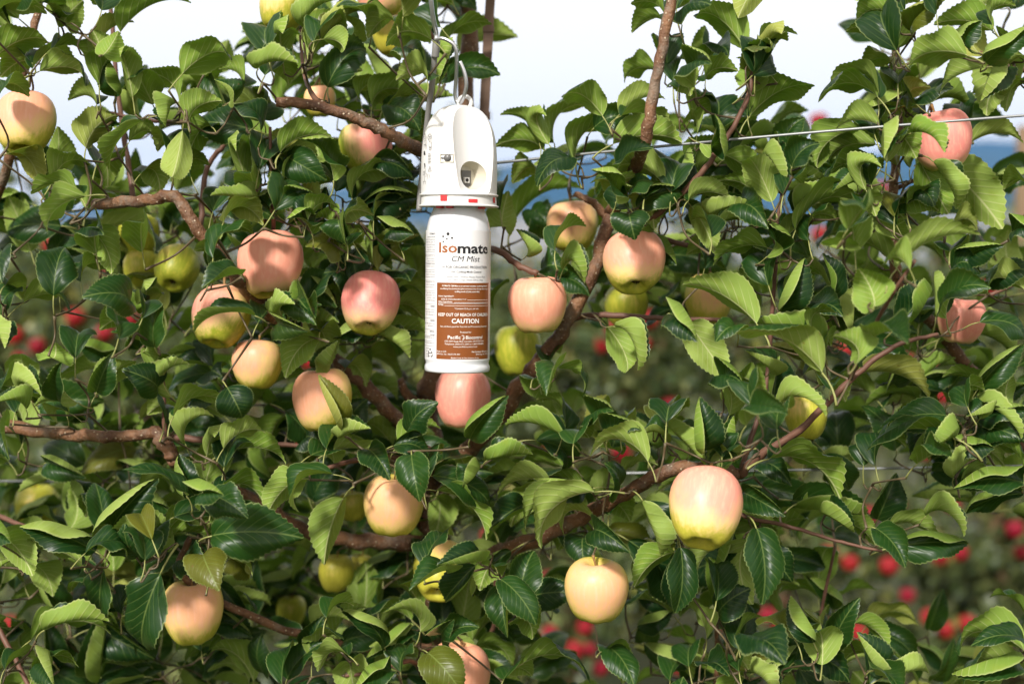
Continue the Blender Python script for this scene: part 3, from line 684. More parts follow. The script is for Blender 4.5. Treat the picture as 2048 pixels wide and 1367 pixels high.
# px, py, width px, Y, tilt (calyx towards us), roll, spin, mesh, blush amount, ground yellow, blush pink, label
APPLES = [
 (540,530,131,1.645,18,-2,0,0,.78,.55,.70,'big pink apple left of the canister, hanging upright under a leafy shoot tip'),
 (740,607,118,1.66,36,-3,8,1,.80,.35,1.0,'rosy pink apple beside the canister label with its dark calyx showing'),
 (442,634,120,1.67,24,8,-35,0,.50,.25,.75,'pink and green apple crossed by one dark leaf'),
 (515,728,104,1.68,2,4,-30,2,.48,.55,.45,'pale pink and yellow apple just below the leaf-crossed apple'),
 (645,800,120,1.66,4,-5,-30,1,.55,.65,.45,'peach apple half hidden by a large dark leaf'),
 (926,797,114,1.745,6,6,-20,3,.86,.5,.85,'dull pink apple directly under the bottom of the canister'),
 (1075,610,119,1.66,0,-3,-6,2,.66,.5,.62,'pink apple just right of the canister, hanging from a spur of long leaf stalks'),
 (1268,525,124,1.645,36,-4,6,0,.70,.35,.62,'blush apple with open calyx below leaves at the top of the right limb'),
 (1410,1016,150,1.50,32,14,-10,3,.58,.6,.80,'largest apple, pink above and yellow below, on the lower right limb'),
 (1193,1180,131,1.60,-4,0,-6,2,.52,.60,.25,'yellow peach apple hanging by a long red stalk at the bottom right of centre'),
 (787,1010,122,1.70,-2,0,-4,0,.50,.70,.20,'golden peach apple above the thick dark lower limb'),
 (385,1223,124,1.66,-2,-4,14,1,.46,.60,.35,'orange yellow apple behind a hanging leaf at the lower left'),
 (918,1352,128,1.68,4,6,-4,3,.72,.5,.55,'pink apple cut by the bottom edge under a broad leaf'),
 (880,1142,112,1.74,50,12,-10,3,.22,.55,.35,'green yellow apple with star calyx among leaves below the trunk'),
 (732,296,106,1.74,-4,-8,62,2,.58,.05,.95,'half green, half pink apple beneath the upper left branch'),
 (567,14,98,1.66,8,12,-38,0,.30,.40,.50,'olive and orange apple cut by the top edge against white sky'),
 (762,-22,106,1.72,6,-6,-20,1,.70,.50,.80,'pink apple cut by the top edge above a yellow one'),
 (792,66,98,1.76,4,0,0,2,.16,.80,.40,'yellow apple behind leaves near the top, left of the hanger wire'),
 (50,248,118,1.62,26,-4,-12,1,.62,.50,.50,'orange peach apple at the left edge with dark calyx'),
 (1883,281,117,1.62,6,-10,6,0,.82,.55,.95,'coral pink apple crossed by the wire at the upper right'),
 (1145,453,104,1.80,4,0,-14,2,.46,.55,.40,'blurred peach apple behind the curled leaf right of the canister'),
 (1418,598,98,1.80,0,0,10,1,.36,.75,.40,'blurred golden apple behind leaves right of the blush apple'),
 (1922,642,92,1.70,0,6,0,0,.80,.6,.85,'coral apple peeking out between dark leaves at the right'),
 (353,538,92,1.80,42,6,-26,2,.08,.15,.40,'light green apple with calyx, right one of a green pair'),
 (283,538,72,1.84,6,0,-30,1,.08,.35,.40,'light green apple, left one of a green pair'),
 (278,470,82,1.86,4,0,-10,0,.10,.25,.50,'light green apple above the green pair, under the forked branch'),
 (1036,702,96,1.90,10,0,0,3,.02,.20,.40,'dark green apple in shade behind the right limb'),
 (706,1012,62,1.84,0,0,0,2,.05,.50,.40,'small yellow apple tucked behind the golden peach one'),
 (672,1146,72,1.86,0,0,0,1,.05,.65,.40,'yellow apple under the dark lower limb, left one of two'),
 (722,1142,64,1.92,0,0,0,3,.05,.60,.40,'yellow apple under the dark lower limb, right one of two'),
 (1612,832,88,1.66,2,0,-50,3,.10,.45,.40,'smooth yellow green apple behind the red brown shoot at the right'),
 (72,1012,84,2.06,0,0,0,1,.05,.40,.40,'dim yellow green apple in shade at the lower left edge'),
 (640,203,64,1.80,0,0,0,2,.45,.80,.40,'peach apple mostly hidden behind the upper left branch'),
 (582,1222,60,2.06,0,0,0,1,.02,.30,.40,'small green apple deep in the shade at the bottom'),
 (1252,612,88,1.88,0,0,0,2,.02,.25,.40,'green apple in the shade right of the limb, under the blush apple'),
]

# ------------------------------------------------------------------ leaves: those one can make out, then the deeper ones
rg = random.Random(11)
LEAVES = []                                         # dict(vi, M, E, size, hand)
def add_leaf(base, tip, kind, wide=False, hand=True):
    vi, M = leaf_matrix(base, tip, kind, rg, wide)
    E = M @ VARS[vi]['end']
    T = M.to_3x3() @ VARS[vi]['tan']
    LEAVES.append(dict(vi=vi, M=M, E=E, T=T.normalized(), size=(tip - base).length / base.y, hand=hand, y=base.y))
FILL = """33431000014556510000000000013455
34432000134455300000000000123455
44444443234444210000000000133344
44544433455554200011011211233113
66543333555555100033333332233110
77655444555555110034455544444110
77767544556554110044565444554110
55566644555444110045554455454211
33445544555433110055334344455433
22334444565433110044223322344443
21234544555442110032111123224444
11344444444443220021000013334445
44455444334443220010000013443555
55666555555555444443333444443555
66666666666666666655555544333344
66666666666666666665543322211234
66666666666666666665533332100111
66666666666666665544444431100000
66666666666666655333334322100000
66666666666666531112333333200012
66666666666666542113444443112344
66666666666666554334555554223445""".split('\n')
sib = random.Random(21)
for ent in LEAF_TABLE.replace('\n', '').split(';'):
    p = ent.split()
    if len(p) < 5: continue
    x0, y0, x1, y1 = (float(v) for v in p[:4]); k = p[4]
    if 'n' in k: Y = rg.uniform(1.38, 1.46)
    elif 'b' in k: Y = rg.uniform(1.78, 1.92)
    elif 'N' in k: Y = rg.uniform(1.515, 1.55)
    else: Y = 1.60 + rg.gauss(0, 0.045)
    dy = rg.uniform(-0.035, 0.035)
    for xe, ye in ((x0, y0), (x1, y1)):
        if 770 < xe < 1060 and 180 < ye < 765: Y = max(Y, 1.685 if 815 < xe < 1015 else 1.65); dy = abs(dy)
    if 832 < 0.5 * (x0 + x1) < 938 and 0.5 * (y0 + y1) < 215: Y = max(Y, 1.68)
    # blade starts a little inside the span that the eye takes for the leaf
    if not ('N' in k or 'n' in k):
        mx, my = 0.5 * (x0 + x1), 0.5 * (y0 + y1)
        for A in APPLES:
            if math.hypot(mx - A[0], my - A[1]) < A[2] * 0.5 + 26: Y = max(Y, A[3] + 0.055); dy = abs(dy)
    add_leaf(P(x0, y0, Y), P(x1, y1, max(1.1, Y + dy)), k[0], 'w' in k)
    # rosette neighbours: leaves of the same spur standing just behind
    ci, cj = int(max(0, min(31, x0 // 64))), int(max(0, min(21, y0 // 64)))
    if 'n' not in k and sib.random() < 0.13 * int(FILL[cj][ci]) - 0.30:
        a0 = math.atan2(y1 - y0, x1 - x0) + sib.choice((-1, 1)) * sib.uniform(0.45, 1.2); Ls = sib.uniform(95, 135)
        xs, ys = x0 + Ls * math.cos(a0), y0 + Ls * 0.9 * math.sin(a0); Ys = Y + sib.uniform(0.02, 0.07)
        bx, by = x0 + 0.12 * (xs - x0), y0 + 0.12 * (ys - y0); mx, my = 0.5 * (bx + xs), 0.5 * (by + ys)
        for A in APPLES:
            if math.hypot(mx - A[0], my - A[1]) < A[2] * 0.5 + 40: Ys = max(Ys, A[3] + 0.07)
        if min(bx, xs) < 1010 and max(bx, xs) > 800 and 60 < my < 765: Ys = max(Ys, 1.70)
        add_leaf(P(bx, by, Ys), P(xs, ys, Ys + sib.uniform(-.03, .04)), sib.choice('utt'), False, True)

frg = random.Random(77)
for j, row in enumerate(FILL):
    for i, c in enumerate(row):
        ex = int(c) * (0.135 if j > 12 else 0.095 if j > 5 else 0.06)
        for _ in range(int(ex) + (frg.random() < ex - int(ex))):
            cx, cy = i * 64 + frg.uniform(0, 64), j * 64 + frg.uniform(0, 64)
            Yc = frg.uniform(1.74, 2.10)
            if any(math.hypot(cx - A[0], cy - A[1]) < A[2] * 0.5 + 45 and A[3] + 0.09 > Yc for A in APPLES): Yc = max(Yc, max(A[3] for A in APPLES if math.hypot(cx - A[0], cy - A[1]) < A[2] * 0.5 + 45) + 0.10)
            C = P(cx, cy, Yc)
            for q in range(frg.randint(2, 5)):
                a = frg.uniform(-0.5, math.pi + 0.5); Ln = frg.uniform(0.058, 0.088)
                dirv = Vector((math.cos(a), frg.uniform(-.7, .5), 0.75 * math.sin(a))).normalized()
                b = C + dirv * 0.028
                rg2 = rg; kind = 'u' if frg.random() < 0.45 else 't'
                add_leaf(b, b + dirv * Ln + Vector((0, 0, -0.012)), kind, False, False)

# ------------------------------------------------------------------ apples
def apple_profile():
    # (r, z) outside from calyx basin to stem cavity, unit radius
    return [(0.05, -0.60), (0.11, -0.63), (0.18, -0.72), (0.26, -0.83), (0.36, -0.885), (0.48, -0.875), (0.61, -0.79), (0.735, -0.65), (0.835, -0.48),
            (0.92, -0.27), (0.978, -0.05), (1.0, 0.14), (0.985, 0.33), (0.935, 0.51), (0.85, 0.67), (0.735, 0.79), (0.60, 0.87), (0.47, 0.90),
            (0.36, 0.875), (0.26, 0.815), (0.17, 0.72), (0.10, 0.61), (0.04, 0.54)]
def apple_mesh(seed, mt, seg=40, flat=1.0):
    r_ = random.Random(seed); ph = r_.uniform(0, 6.28); lean = r_.uniform(-0.05, 0.05); el = r_.uniform(0.0, 0.035)
    mb = MB(); pr = apple_profile()
    mb.lathe(pr, seg)
    vv = []
    for v in mb.v:
        a = math.atan2(v.y, v.x); k = max(0, -v.z)
        s = 1 + 0.045 * math.cos(5 * a + ph) * (k ** 2) + 0.015 * math.cos(3 * a + ph) + el * math.cos(2 * a + 1.3 * ph)
        z = v.z * flat - 0.03 * math.cos(5 * a + ph) * (0.5 if v.z < -0.8 else 0)
        z += 0.025 * math.cos(2 * a + ph) * (1 if v.z > 0.5 else 0)
        vv.append(Vector((v.x * s + lean * z, v.y * s, z)))
    mb.v = vv
    return mb.mesh('apple', mt)
APPLE_ME = [apple_mesh(s, M_APPLE, 40, f) for s, f in ((1, 1.07), (2, 1.12), (3, 1.03), (4, 1.15))]
mb = MB()
for k in range(5):
    a = 2 * math.pi * k / 5
    mb.tube([Vector((0.05 * math.cos(a), 0.05 * math.sin(a), -0.60)), Vector((0.11 * math.cos(a), 0.11 * math.sin(a), -0.70)), Vector((0.06 * math.cos(a + .4), 0.06 * math.sin(a + .4), -0.80))], [0.05, 0.045, 0.012], 5)
CALYX_ME = mb.mesh('calyx', M_CALYX)
STALK_ME = []
for s in range(3):
    r_ = random.Random(s); mb = MB(); x, y = r_.uniform(-.15, .15), r_.uniform(-.1, .1)
    mb.tube(catmull([(0, 0, 0.53), (x * .3, y * .3, 0.8), (x, y, 1.12 + 0.15 * s)], 4), [0.042, 0.036, 0.034, 0.032, 0.032, 0.034, 0.036, 0.042, 0.055], 7)
    STALK_ME.append((mb.mesh('stalk', M_STALK), Vector((x, y, 1.12 + 0.15 * s))))
APPLE_E = []
for i, (px, py, w, Y, tilt, roll, spin, mi, bl, gy, pk, lab) in enumerate(APPLES):
    rad = w / 2 / F * Y
    M = Matrix.Translation(P(px, py, Y)) @ Matrix.Rotation(R(roll), 4, 'Y') @ Matrix.Rotation(R(-tilt), 4, 'X') @ Matrix.Rotation(R(spin), 4, 'Z') @ Matrix.Scale(rad, 4)
    o = link('apple', APPLE_ME[mi], M=M); o.color = (bl, gy, pk, 1)
    tag(o, lab, 'apple', 'apples on the near row')
    link('calyx', CALYX_ME, o)
    sm, tip = STALK_ME[i % 3]; link('stalk', sm, o, M=Matrix.Rotation(i * 1.7, 4, 'Z'))
    APPLE_E.append(M @ (Matrix.Rotation(i * 1.7, 4, 'Z') @ tip))

# ------------------------------------------------------------------ twigs that carry leaves and fruit
ends = [('leaf', k, L['E']) for k, L in enumerate(LEAVES)] + [('apple', k, e) for k, e in enumerate(APPLE_E)]
clusters = []
for typ, k, E in sorted(ends, key=lambda t: t[0] != 'apple'):
    best = None
    for c in clusters:
        d = (c['c'] - E).length
        if d < (0.020 if c['apple'] else 0.036) and (best is None or d < best[0]): best = (d, c)
    if best:
        c = best[1]; c['m'].append((typ, k, E))
        if not c['apple']: c['c'] = sum((m[2] for m in c['m']), Vector()) / len(c['m'])
    else: clusters.append(dict(c=E.copy(), m=[(typ, k, E)], apple=typ == 'apple'))
trg = random.Random(5)
for c in clusters: c['d0'] = nearest(c['c'])[1]
for c in sorted(clusters, key=lambda q: q['d0']):
    si, d = nearest(c['c']); own = SAMPLES[si][0]; B = SAMPLES[si][1]; off = TREE[own].location
    c['own'] = own
    for typ, k, E in c['m']:
        if typ == 'leaf': LEAVES[k]['own'] = own
    mb = MB()
    if d > 0.012:
        mid = B.lerp(c['c'], 0.5) + Vector((trg.uniform(-.1, .1) * d, 0.22 * d + 0.008, -0.06 * d))
        path = catmull([B, mid, c['c']], 4)
        SAMPLES += [(own, q, .0012) for q in path[2:]]
        S_P = np.vstack([S_P] + [np.array([tuple(q)]) for q in path[2:]]); S_OWN = np.append(S_OWN, [own] * len(path[2:]))
        mb.tube([q - off for q in path], [0.0019, .0016, .0014, .0013, .0012, .0012, .0012, .0013, .0016], 6)
    for typ, k, E in c['m']:
        if (E - c['c']).length > 0.003:
            dE = (E - c['c']).length
            ctl = E + LEAVES[k]['T'] * dE * 0.55 if typ == 'leaf' else c['c'].lerp(E, .5)
            mb.tube([q - off for q in catmull([c['c'], c['c'].lerp(ctl, 0.6), E], 3)], [0.0013, .0012, .0011, .0010, .0010, .0010, .0011], 5)
    if mb.v: link('twig', mb.mesh('twig', M_TWIG), TREE[own])
for own in range(3):
    mine = [L for L in LEAVES if L['own'] == own]
    mine.sort(key=lambda L: (not L['hand'], -L['size']))
    inv = Matrix.Translation(-TREE[own].location)
    for L in mine[:300]: link('leaf', VMESH[L['vi']], TREE[own], M=inv @ L['M'])
    rest = [(L['vi'], inv @ L['M']) for L in mine[300:]]
    if rest: tag(link('foliage', join_leaves('foliage', rest, [M_LEAF, M_PETIOLE], VARS, own), TREE[own]), kind='stuff')
# foliage of the same trees outside the picture
LOW = [leaf_variant(300 + i, R(f), R(c), .2, R(10), .31, 0, rows=8, sec=(-1, -.5, 0, .5, 1)) for i, (f, c) in enumerate(((40, 60), (20, 40), (50, 90), (12, 60)))]
org = random.Random(9); outer = {0: [], 1: [], 2: []}
while sum(len(v) for v in outer.values()) < 1500:
    px, py = org.uniform(-620, 2680), org.uniform(-330, 2350)
    if -70 < px < 2118 and -70 < py < 1437: continue
    own = 1 if px < 300 else 2 if px > 1750 else 0
    b = P(px, py, org.uniform(1.55, 2.15)); a = org.uniform(0, 6.28)
    dv = Vector((math.cos(a), org.uniform(-.6, .6), math.sin(a) * .7)).normalized() * org.uniform(.06, .09)
    vi, M = leaf_matrix(b, b + dv, org.choice('uut'), org); outer[own].append((vi % 4, Matrix.Translation(-TREE[own].location) @ M))
for own in range(3):
    tag(link('outer_foliage', join_leaves('outer_foliage', outer[own], [M_LEAF, M_PETIOLE], LOW, 40 + own), TREE[own]), kind='stuff')

# ------------------------------------------------------------------ the canister dispenser
DY = 1.60                                            # its distance
U = DY / F                                           # metres per photo pixel there
D0 = P(917.5, 415, DY)
disp = link('mist_dispenser', None, loc=D0)
disp.rotation_euler = (0, R(0.7), 0)
tag(disp, 'white spray canister dispenser with domed lid and orange label, hanging from a wire hook', 'dispenser')
YAW = 30.0                                           # the lid's front looks to the right of us
def ang_of(px, r): return math.asin(max(-1, min(1, (px - 917.5) / r)))
def zz(py): return (415 - py)
def scaled(mb): mb.v = [v * U for v in mb.v]; return mb

lid = MB()
prof = [(70, 22), (75.5, 24), (75.8, 60), (75.2, 95), (74, 115), (71.5, 135), (67.5, 152), (61.5, 167), (54, 180), (45, 189.5), (34, 196.5), (21, 200.5), (9, 202)]
lid.lathe(prof, 72)
lid_me = scaled(lid).mesh('lid', [M_WHITE, M_IVORY], True)
def cutter(mb, mi):
    mb.m = [mi] * len(mb.f); me = scaled(mb).mesh('cut', [M_WHITE, M_IVORY], True)
    if mi: me.polygons.foreach_set('material_index', mb.m)
    return bpy.data.objects.new('cut', me)
c1 = MB()                                            # the scooped front: an upright hollow, rounded at its foot
R1, dist = 78.0, 134.0
pr = [(R1 - 26, 30), (R1 - 13, 31.5), (R1 - 6, 35), (R1 - 1.5, 42), (R1, 52), (R1, 300)]
c1.lathe(pr, 160); tl = Matrix.Translation((0, -dist, 60)) @ Matrix.Rotation(R(-9.5), 4, 'X') @ Matrix.Translation((0, 0, -60))
c1.v = [tl @ v for v in c1.v]
c2 = MB()                                            # the round well of the nozzle
for_pts = [(0, -95, 62), (0, -58, 62), (0, -42, 61), (0, -27, 60)]
c2.tube(for_pts, [31, 29, 26, 20], 48)
tmp = bpy.data.objects.new('tmp', lid_me); COL.objects.link(tmp)
for c, mi in ((c1, 0), (c2, 1)):
    co = cutter(c, mi); COL.objects.link(co)
    md = tmp.modifiers.new('b', 'BOOLEAN'); md.operation = 'DIFFERENCE'; md.object = co; md.solver = 'EXACT'
bpy.context.view_layer.update()
lid_final = bpy.data.meshes.new_from_object(tmp.evaluated_get(bpy.context.evaluated_depsgraph_get()))
for o in list(COL.objects):
    if o.name.startswith(('tmp', 'cut')): bpy.data.objects.remove(o)
lid_final.transform(Matrix.Rotation(R(YAW), 4, 'Z'))
sharpen(lid_final, 28); lid_final.name = 'lid'
lid_o = link('lid', lid_final, disp)
# hanging tab on the top of the dome
mb = MB(); pts = [Vector((10 + 12.5 * math.sin(a), 0, 207 + 12.5 * math.cos(a))) for a in np.linspace(-2.5, 2.5, 15)]
mb.tube(pts, 4.2, 8); mb.box((10, 0, 197), (17, 8, 8)); link('hanging_tab', scaled(mb).mesh('tab', M_WHITE, sharp=40), lid_o)
# nozzle in the well
RY = Matrix.Rotation(R(YAW), 4, 'Z')
mb = MB(); mb.box((1, -27.2, 56), (20, 4.6, 32), 0, RY); link('nozzle_slot', scaled(mb).mesh('slot', M_SENSOR, False), lid_o)
mb = MB(); mb.box((-1, -32, 53), (11, 8, 11), 0, RY)
nz_o = link('nozzle', scaled(mb).mesh('nozzle', M_WHITE, False), lid_o)
mb = MB(); mb.tube([RY @ Vector((-1, -36.8, 53)), RY @ Vector((-1, -35.7, 53))], 3.3, 12); link('nozzle_hole_disc', scaled(mb).mesh('hole', M_DARK), lid_o)  # solid black disc: shade inside the opening put into its colour
# light sensor: raised frame with a dark round lens
def on_lid(px, py, r=75.6):
    a = ang_of(px, r); return a, Matrix.Rotation(a, 4, 'Z') @ Matrix.Translation((0, -r, zz(py)))
a, Ms = on_lid(896, 322)
mb = MB()
for c, d in (((0, -.2, 7.5), (28, 1.6, 1.4)), ((0, -.2, -7.5), (28, 1.6, 1.4)), ((-13.3, -.2, 0), (1.4, 1.6, 13.6)), ((13.3, -.2, 0), (1.4, 1.6, 13.6))): mb.box(c, d, 0, Ms)
link('sensor_frame', scaled(mb).mesh('frame', M_IVORY, False), lid_o)
mb = MB(); mb.lathe([(7.6, -1), (7.4, 1), (6.2, 3), (3.6, 4.4), (1, 4.8)], 24)
mb.v = [Ms @ Vector((v.x + 1.5, -v.z, v.y)) for v in mb.v]; link('sensor_lens', scaled(mb).mesh('lens', M_SENSOR), lid_o)
mb = MB(); mb.box((-9, -.6, 0), (5, 1.4, 1.6), 0, Ms); link('sensor_slit', scaled(mb).mesh('slit', M_BLACK, False), lid_o)
# collar ring with red latch windows
mb = MB(); mb.lathe([(60, 1), (79.4, 1), (80, 2.2), (79.4, 3.4), (75.6, 5), (74.6, 21), (78.2, 22.6), (78.9, 24), (78.2, 25.6), (74, 26.5)], 72, capb=True, capt=False)
ring_o = link('collar', scaled(mb).mesh('collar', M_WHITE, sharp=30), disp)
def curved_patch(a0, a1, z0, z1, r, n=8, nz=1):
    mb = MB()
    for j in range(nz + 1):
        for i in range(n + 1):
            t = a0 + (a1 - a0) * i / n; mb.v.append(Vector((r * math.sin(t), -r * math.cos(t), z0 + (z1 - z0) * j / nz)))
    for j in range(nz):
        for i in range(n):
            k = j * (n + 1) + i; mb.f.append((k, k + 1, k + n + 2, k + n + 1)); mb.m.append(0)
    return scaled(mb)
for px, w, z0, z1 in ((890.5, 14, 10, 24), (948, 19, 7.5, 14.5), (988.5, 9, 9, 20)):
    a = ang_of(px, 76.5); link('latch_window', curved_patch(a - w / 2 / 76, a + w / 2 / 76, z0, z1, 76.2).mesh('latch', M_REDPLASTIC), ring_o)
for px in (876, 899, 972):
    mb = MB(); mb.box((0, -56, -0.9), (13, 9, 4.2), 0, Matrix.Rotation(ang_of(px, 66), 4, 'Z'))
    link('red_seal', scaled(mb).mesh('seal', M_REDPLASTIC, False), ring_o)
# can
CR = 64.6
mb = MB(); mb.lathe([(58, -327), (63.5, -326), (65, -324), (65.4, -320), (65.2, -316), (64, -313), (62.9, -310.5), (63, -307.5), (64.2, -304), (CR, -300), (CR, -60), (64.2, -50), (63, -41), (61, -31), (58.4, -21.5), (55.2, -13), (52, -6), (50, 0.5)], 72)
can_o = link('can', scaled(mb).mesh('can', M_CANPAINT, sharp=50), disp)
LR = CR + 0.32
label_o = link('label', curved_patch(R(-186), R(166), -302, -46, LR, 72).mesh('label', M_LABEL), can_o)
PA0, PA1 = R(-37.0), R(70.5)
panel = curved_patch(PA0, PA1, zz(713.5), zz(563.5), LR + 0.3, 28)
link('orange_panel', panel.mesh('orange_panel', M_ORANGE), can_o)
LC = 0.5 * (PA0 + PA1)                               # middle of the printed front

def text_mesh(body, bold=0.0, shear=0.0):
    cu = bpy.data.curves.new('t', 'FONT'); cu.body = body; cu.size = 1; cu.resolution_u = 2
    cu.offset = bold; cu.shear = shear
    ob = bpy.data.objects.new('t', cu); COL.objects.link(ob)
    bpy.context.view_layer.update()
    me = ob.evaluated_get(bpy.context.evaluated_depsgraph_get()).to_mesh()
    V = np.array([tuple(v.co) for v in me.vertices]).reshape(-1, 3); Fc = [tuple(p.vertices) for p in me.polygons]
    ob.evaluated_get(bpy.context.evaluated_depsgraph_get()).to_mesh_clear()
    bpy.data.objects.remove(ob); bpy.data.curves.remove(cu)
    return V, Fc
def lettering(body, ca, py, height, material, parent, width=None, align='c', bold=0.0, shear=0.0, r=None, lift=0.35, name='lettering', rot=False):
    """py: photo row of the baseline; height: cap height in photo px; width: arc width in photo px"""
    V, Fc = text_mesh(body, bold, shear)
    if not len(V): return
    x = V[:, 0]; y = V[:, 1]
    sy = height / 0.70; w0 = x.max() - x.min()
    sx = width / w0 if width else sy
    x = (x - x.min()) * sx; y = y * sy; W = w0 * sx
    if align == 'c': x = x - W / 2
    elif align == 'r': x = x - W
    rr = (r or LR) + lift
    mb = MB()
    for xi, yi in zip(x, y):
        if rot: xi, yi = -yi, xi
        t = ca + xi / rr; mb.v.append(Vector((rr * math.sin(t), -rr * math.cos(t), zz(py) + yi)))
    mb.f = Fc; mb.m = [0] * len(Fc)
    return link(name, scaled(mb).mesh(name, material, False), parent)
# brand word in two colours
lettering('Iso', R(-33.1), 504.5, 19.5, M_BROWNPRINT, label_o, 38, 'l', .022)
lettering('mate', R(0.8), 505.5, 19.5, M_BLACK, label_o, 73, 'l', .028)
mb = MB()
for px, py, rd in ((899.5, 468.5, 3.1), (889.8, 473.5, 2.0), (907.5, 476.3, 2.1), (897.3, 478.2, 1.7), (890.3, 483.7, 1.6)):
    a = ang_of(px, LR); b0 = len(mb.v)
    for k in range(16):
        q = 2 * math.pi * k / 16; t = a + rd * math.cos(q) / LR
        mb.v.append(Vector(((LR + .35) * math.sin(t), -(LR + .35) * math.cos(t), zz(py) + rd * math.sin(q))))
    mb.f.append(tuple(range(b0, b0 + 16))); mb.m.append(0)
link('logo_dots', scaled(mb).mesh('logo_dots', M_BLACK, False), label_o)
for body, py, hgt, wid, dx, bold, sh in (('CM Mist', 522, 11, 59, 0, .001, .24), ('FOR ORGANIC PRODUCTION', 535.5, 5.2, 92, 5, .008, 0),
        ('For Codling Moth Control', 544, 4.2, 63, 2, .008, 0), ('In Apple, Pear, Walnut, Pecan, Peach, Plum,', 553.5, 3.4, 90, 1, 0, 0), ('and Other Crops where CM is a Pest', 559.5, 3.4, 75, 1, 0, 0)):
    lettering(body, LC + dx / LR, py, hgt, M_BLACK if bold else M_GREYPRINT, label_o, wid, 'c', bold, sh)
lettering('~', LC - 46 / LR, 534.5, 5, M_BLACK, label_o, 6, 'c', .02)
W_ = M_WHITEPRINT
for body, py, hgt, wid, dx, al, bold in (
        ('ISOMATE CM Mist is an aerosol canister containing behavior', 571, 3.0, 104, 3, 'c', .012), ('modifying biochemicals (pheromones) that disrupt the mating of', 576.5, 3.0, 112, 3, 'c', .006), ('codling moth (Cydia pomonella)', 582, 3.0, 52, 3, 'c', .012),
        ('Active Ingredient*:', 591, 3.0, 33, -57, 'l', .012), ('(E,E)-8,10-Dodecadien-1-ol', 597, 3.0, 50, -50, 'l', .006), ('Other Ingredients', 602, 3.0, 30, -57, 'l', .012), ('TOTAL', 608.3, 3.2, 12, -57, 'l', .012), ('*Contains 23.6 g a.i. per can', 615.3, 3.2, 50, 2, 'c', 0),
        ('KEEP OUT OF REACH OF CHILDREN', 628.8, 6.0, 114, 0, 'c', .012), ('CAUTION', 642.5, 9.0, 57, 0, 'c', .022), ('See side/back panel for First Aid and Precautionary Statements', 650.5, 3.2, 106, 1, 'c', 0),
        ('Produced for:', 661.5, 3.4, 23, 0, 'c', 0), ('Pacific', 673.2, 6.6, 25.5, -23, 'c', .01), ('Biocontrol', 673.4, 6.6, 38, 19, 'c', .01), ('1335 NW Kings Blvd, Corvallis, OR 97330 USA', 679.3, 3.1, 85, 0, 'c', 0), ('Telephone (360) 571-2247 or 1-800-999-8805', 684.7, 3.1, 85, 0, 'c', 0), ('www.pacificbiocontrol.com', 689.8, 3.0, 50, 0, 'c', 0),
        ('Made in USA', 699.6, 3.1, 21, -59, 'l', 0), ('EPA Est. No. 34631-PA-001', 704.8, 3.1, 48, -59, 'l', 0), ('Net Contents: 209 g per can', 700, 3.1, 46, 58, 'r', .008), ('EPA Reg. No. 53575', 705.2, 3.1, 36, 58, 'r', 0), ('Batch Code #: See bottom of can', 712, 3.0, 58, 0, 'c', 0)):
    lettering(body, LC + dx / LR, py, hgt, W_, label_o, wid, al, bold, lift=0.75)
def stroke_on(strokes, r, material, name, parent, th=0.7):
    """strokes: polylines of (arc angle, photo row)"""
    mb = MB()
    for s in strokes:
        for (a0, y0), (a1, y1) in zip(s, s[1:]):
            dx, dy = (a1 - a0) * r, y0 - y1; ln = math.hypot(dx, dy) or 1; nx, ny = -dy / ln * th / 2, dx / ln * th / 2
            n = max(1, int(abs(a1 - a0) / 0.08)); b0 = len(mb.v)
            for i in range(n + 1):
                t = i / n; a = a0 + (a1 - a0) * t; y = y0 + (y1 - y0) * t
                for sg in (-1, 1):
                    aa = a + sg * nx / r; mb.v.append(Vector((r * math.sin(aa), -r * math.cos(aa), zz(y) + sg * ny)))
            for i in range(n):
                k = b0 + 2 * i; mb.f.append((k, k + 2, k + 3, k + 1)); mb.m.append(0)
    return link(name, scaled(mb).mesh(name, material, False), parent)
lo, hi = LC - 57 / LR, LC + 57 / LR
stroke_on([[(lo + 59 / LR, 597), (hi, 597)], [(lo + 33 / LR, 602), (hi, 602)], [(lo, 604), (hi, 604)], [(lo + 14 / LR, 608.6), (hi, 608.6)]], LR + .75, W_, 'rule_lines', label_o, .6)
# the little sprout mark between the two words of the maker's name
a = LC - 5.5 / LR
stroke_on([[(a - 3 / LR, 667), (a, 666), (a + 2 / LR, 668), (a, 672), (a - 1 / LR, 675)], [(a + 4 / LR, 670), (a + 1.5 / LR, 673), (a, 675)]], LR + .75, W_, 'maker_mark', label_o, .9)
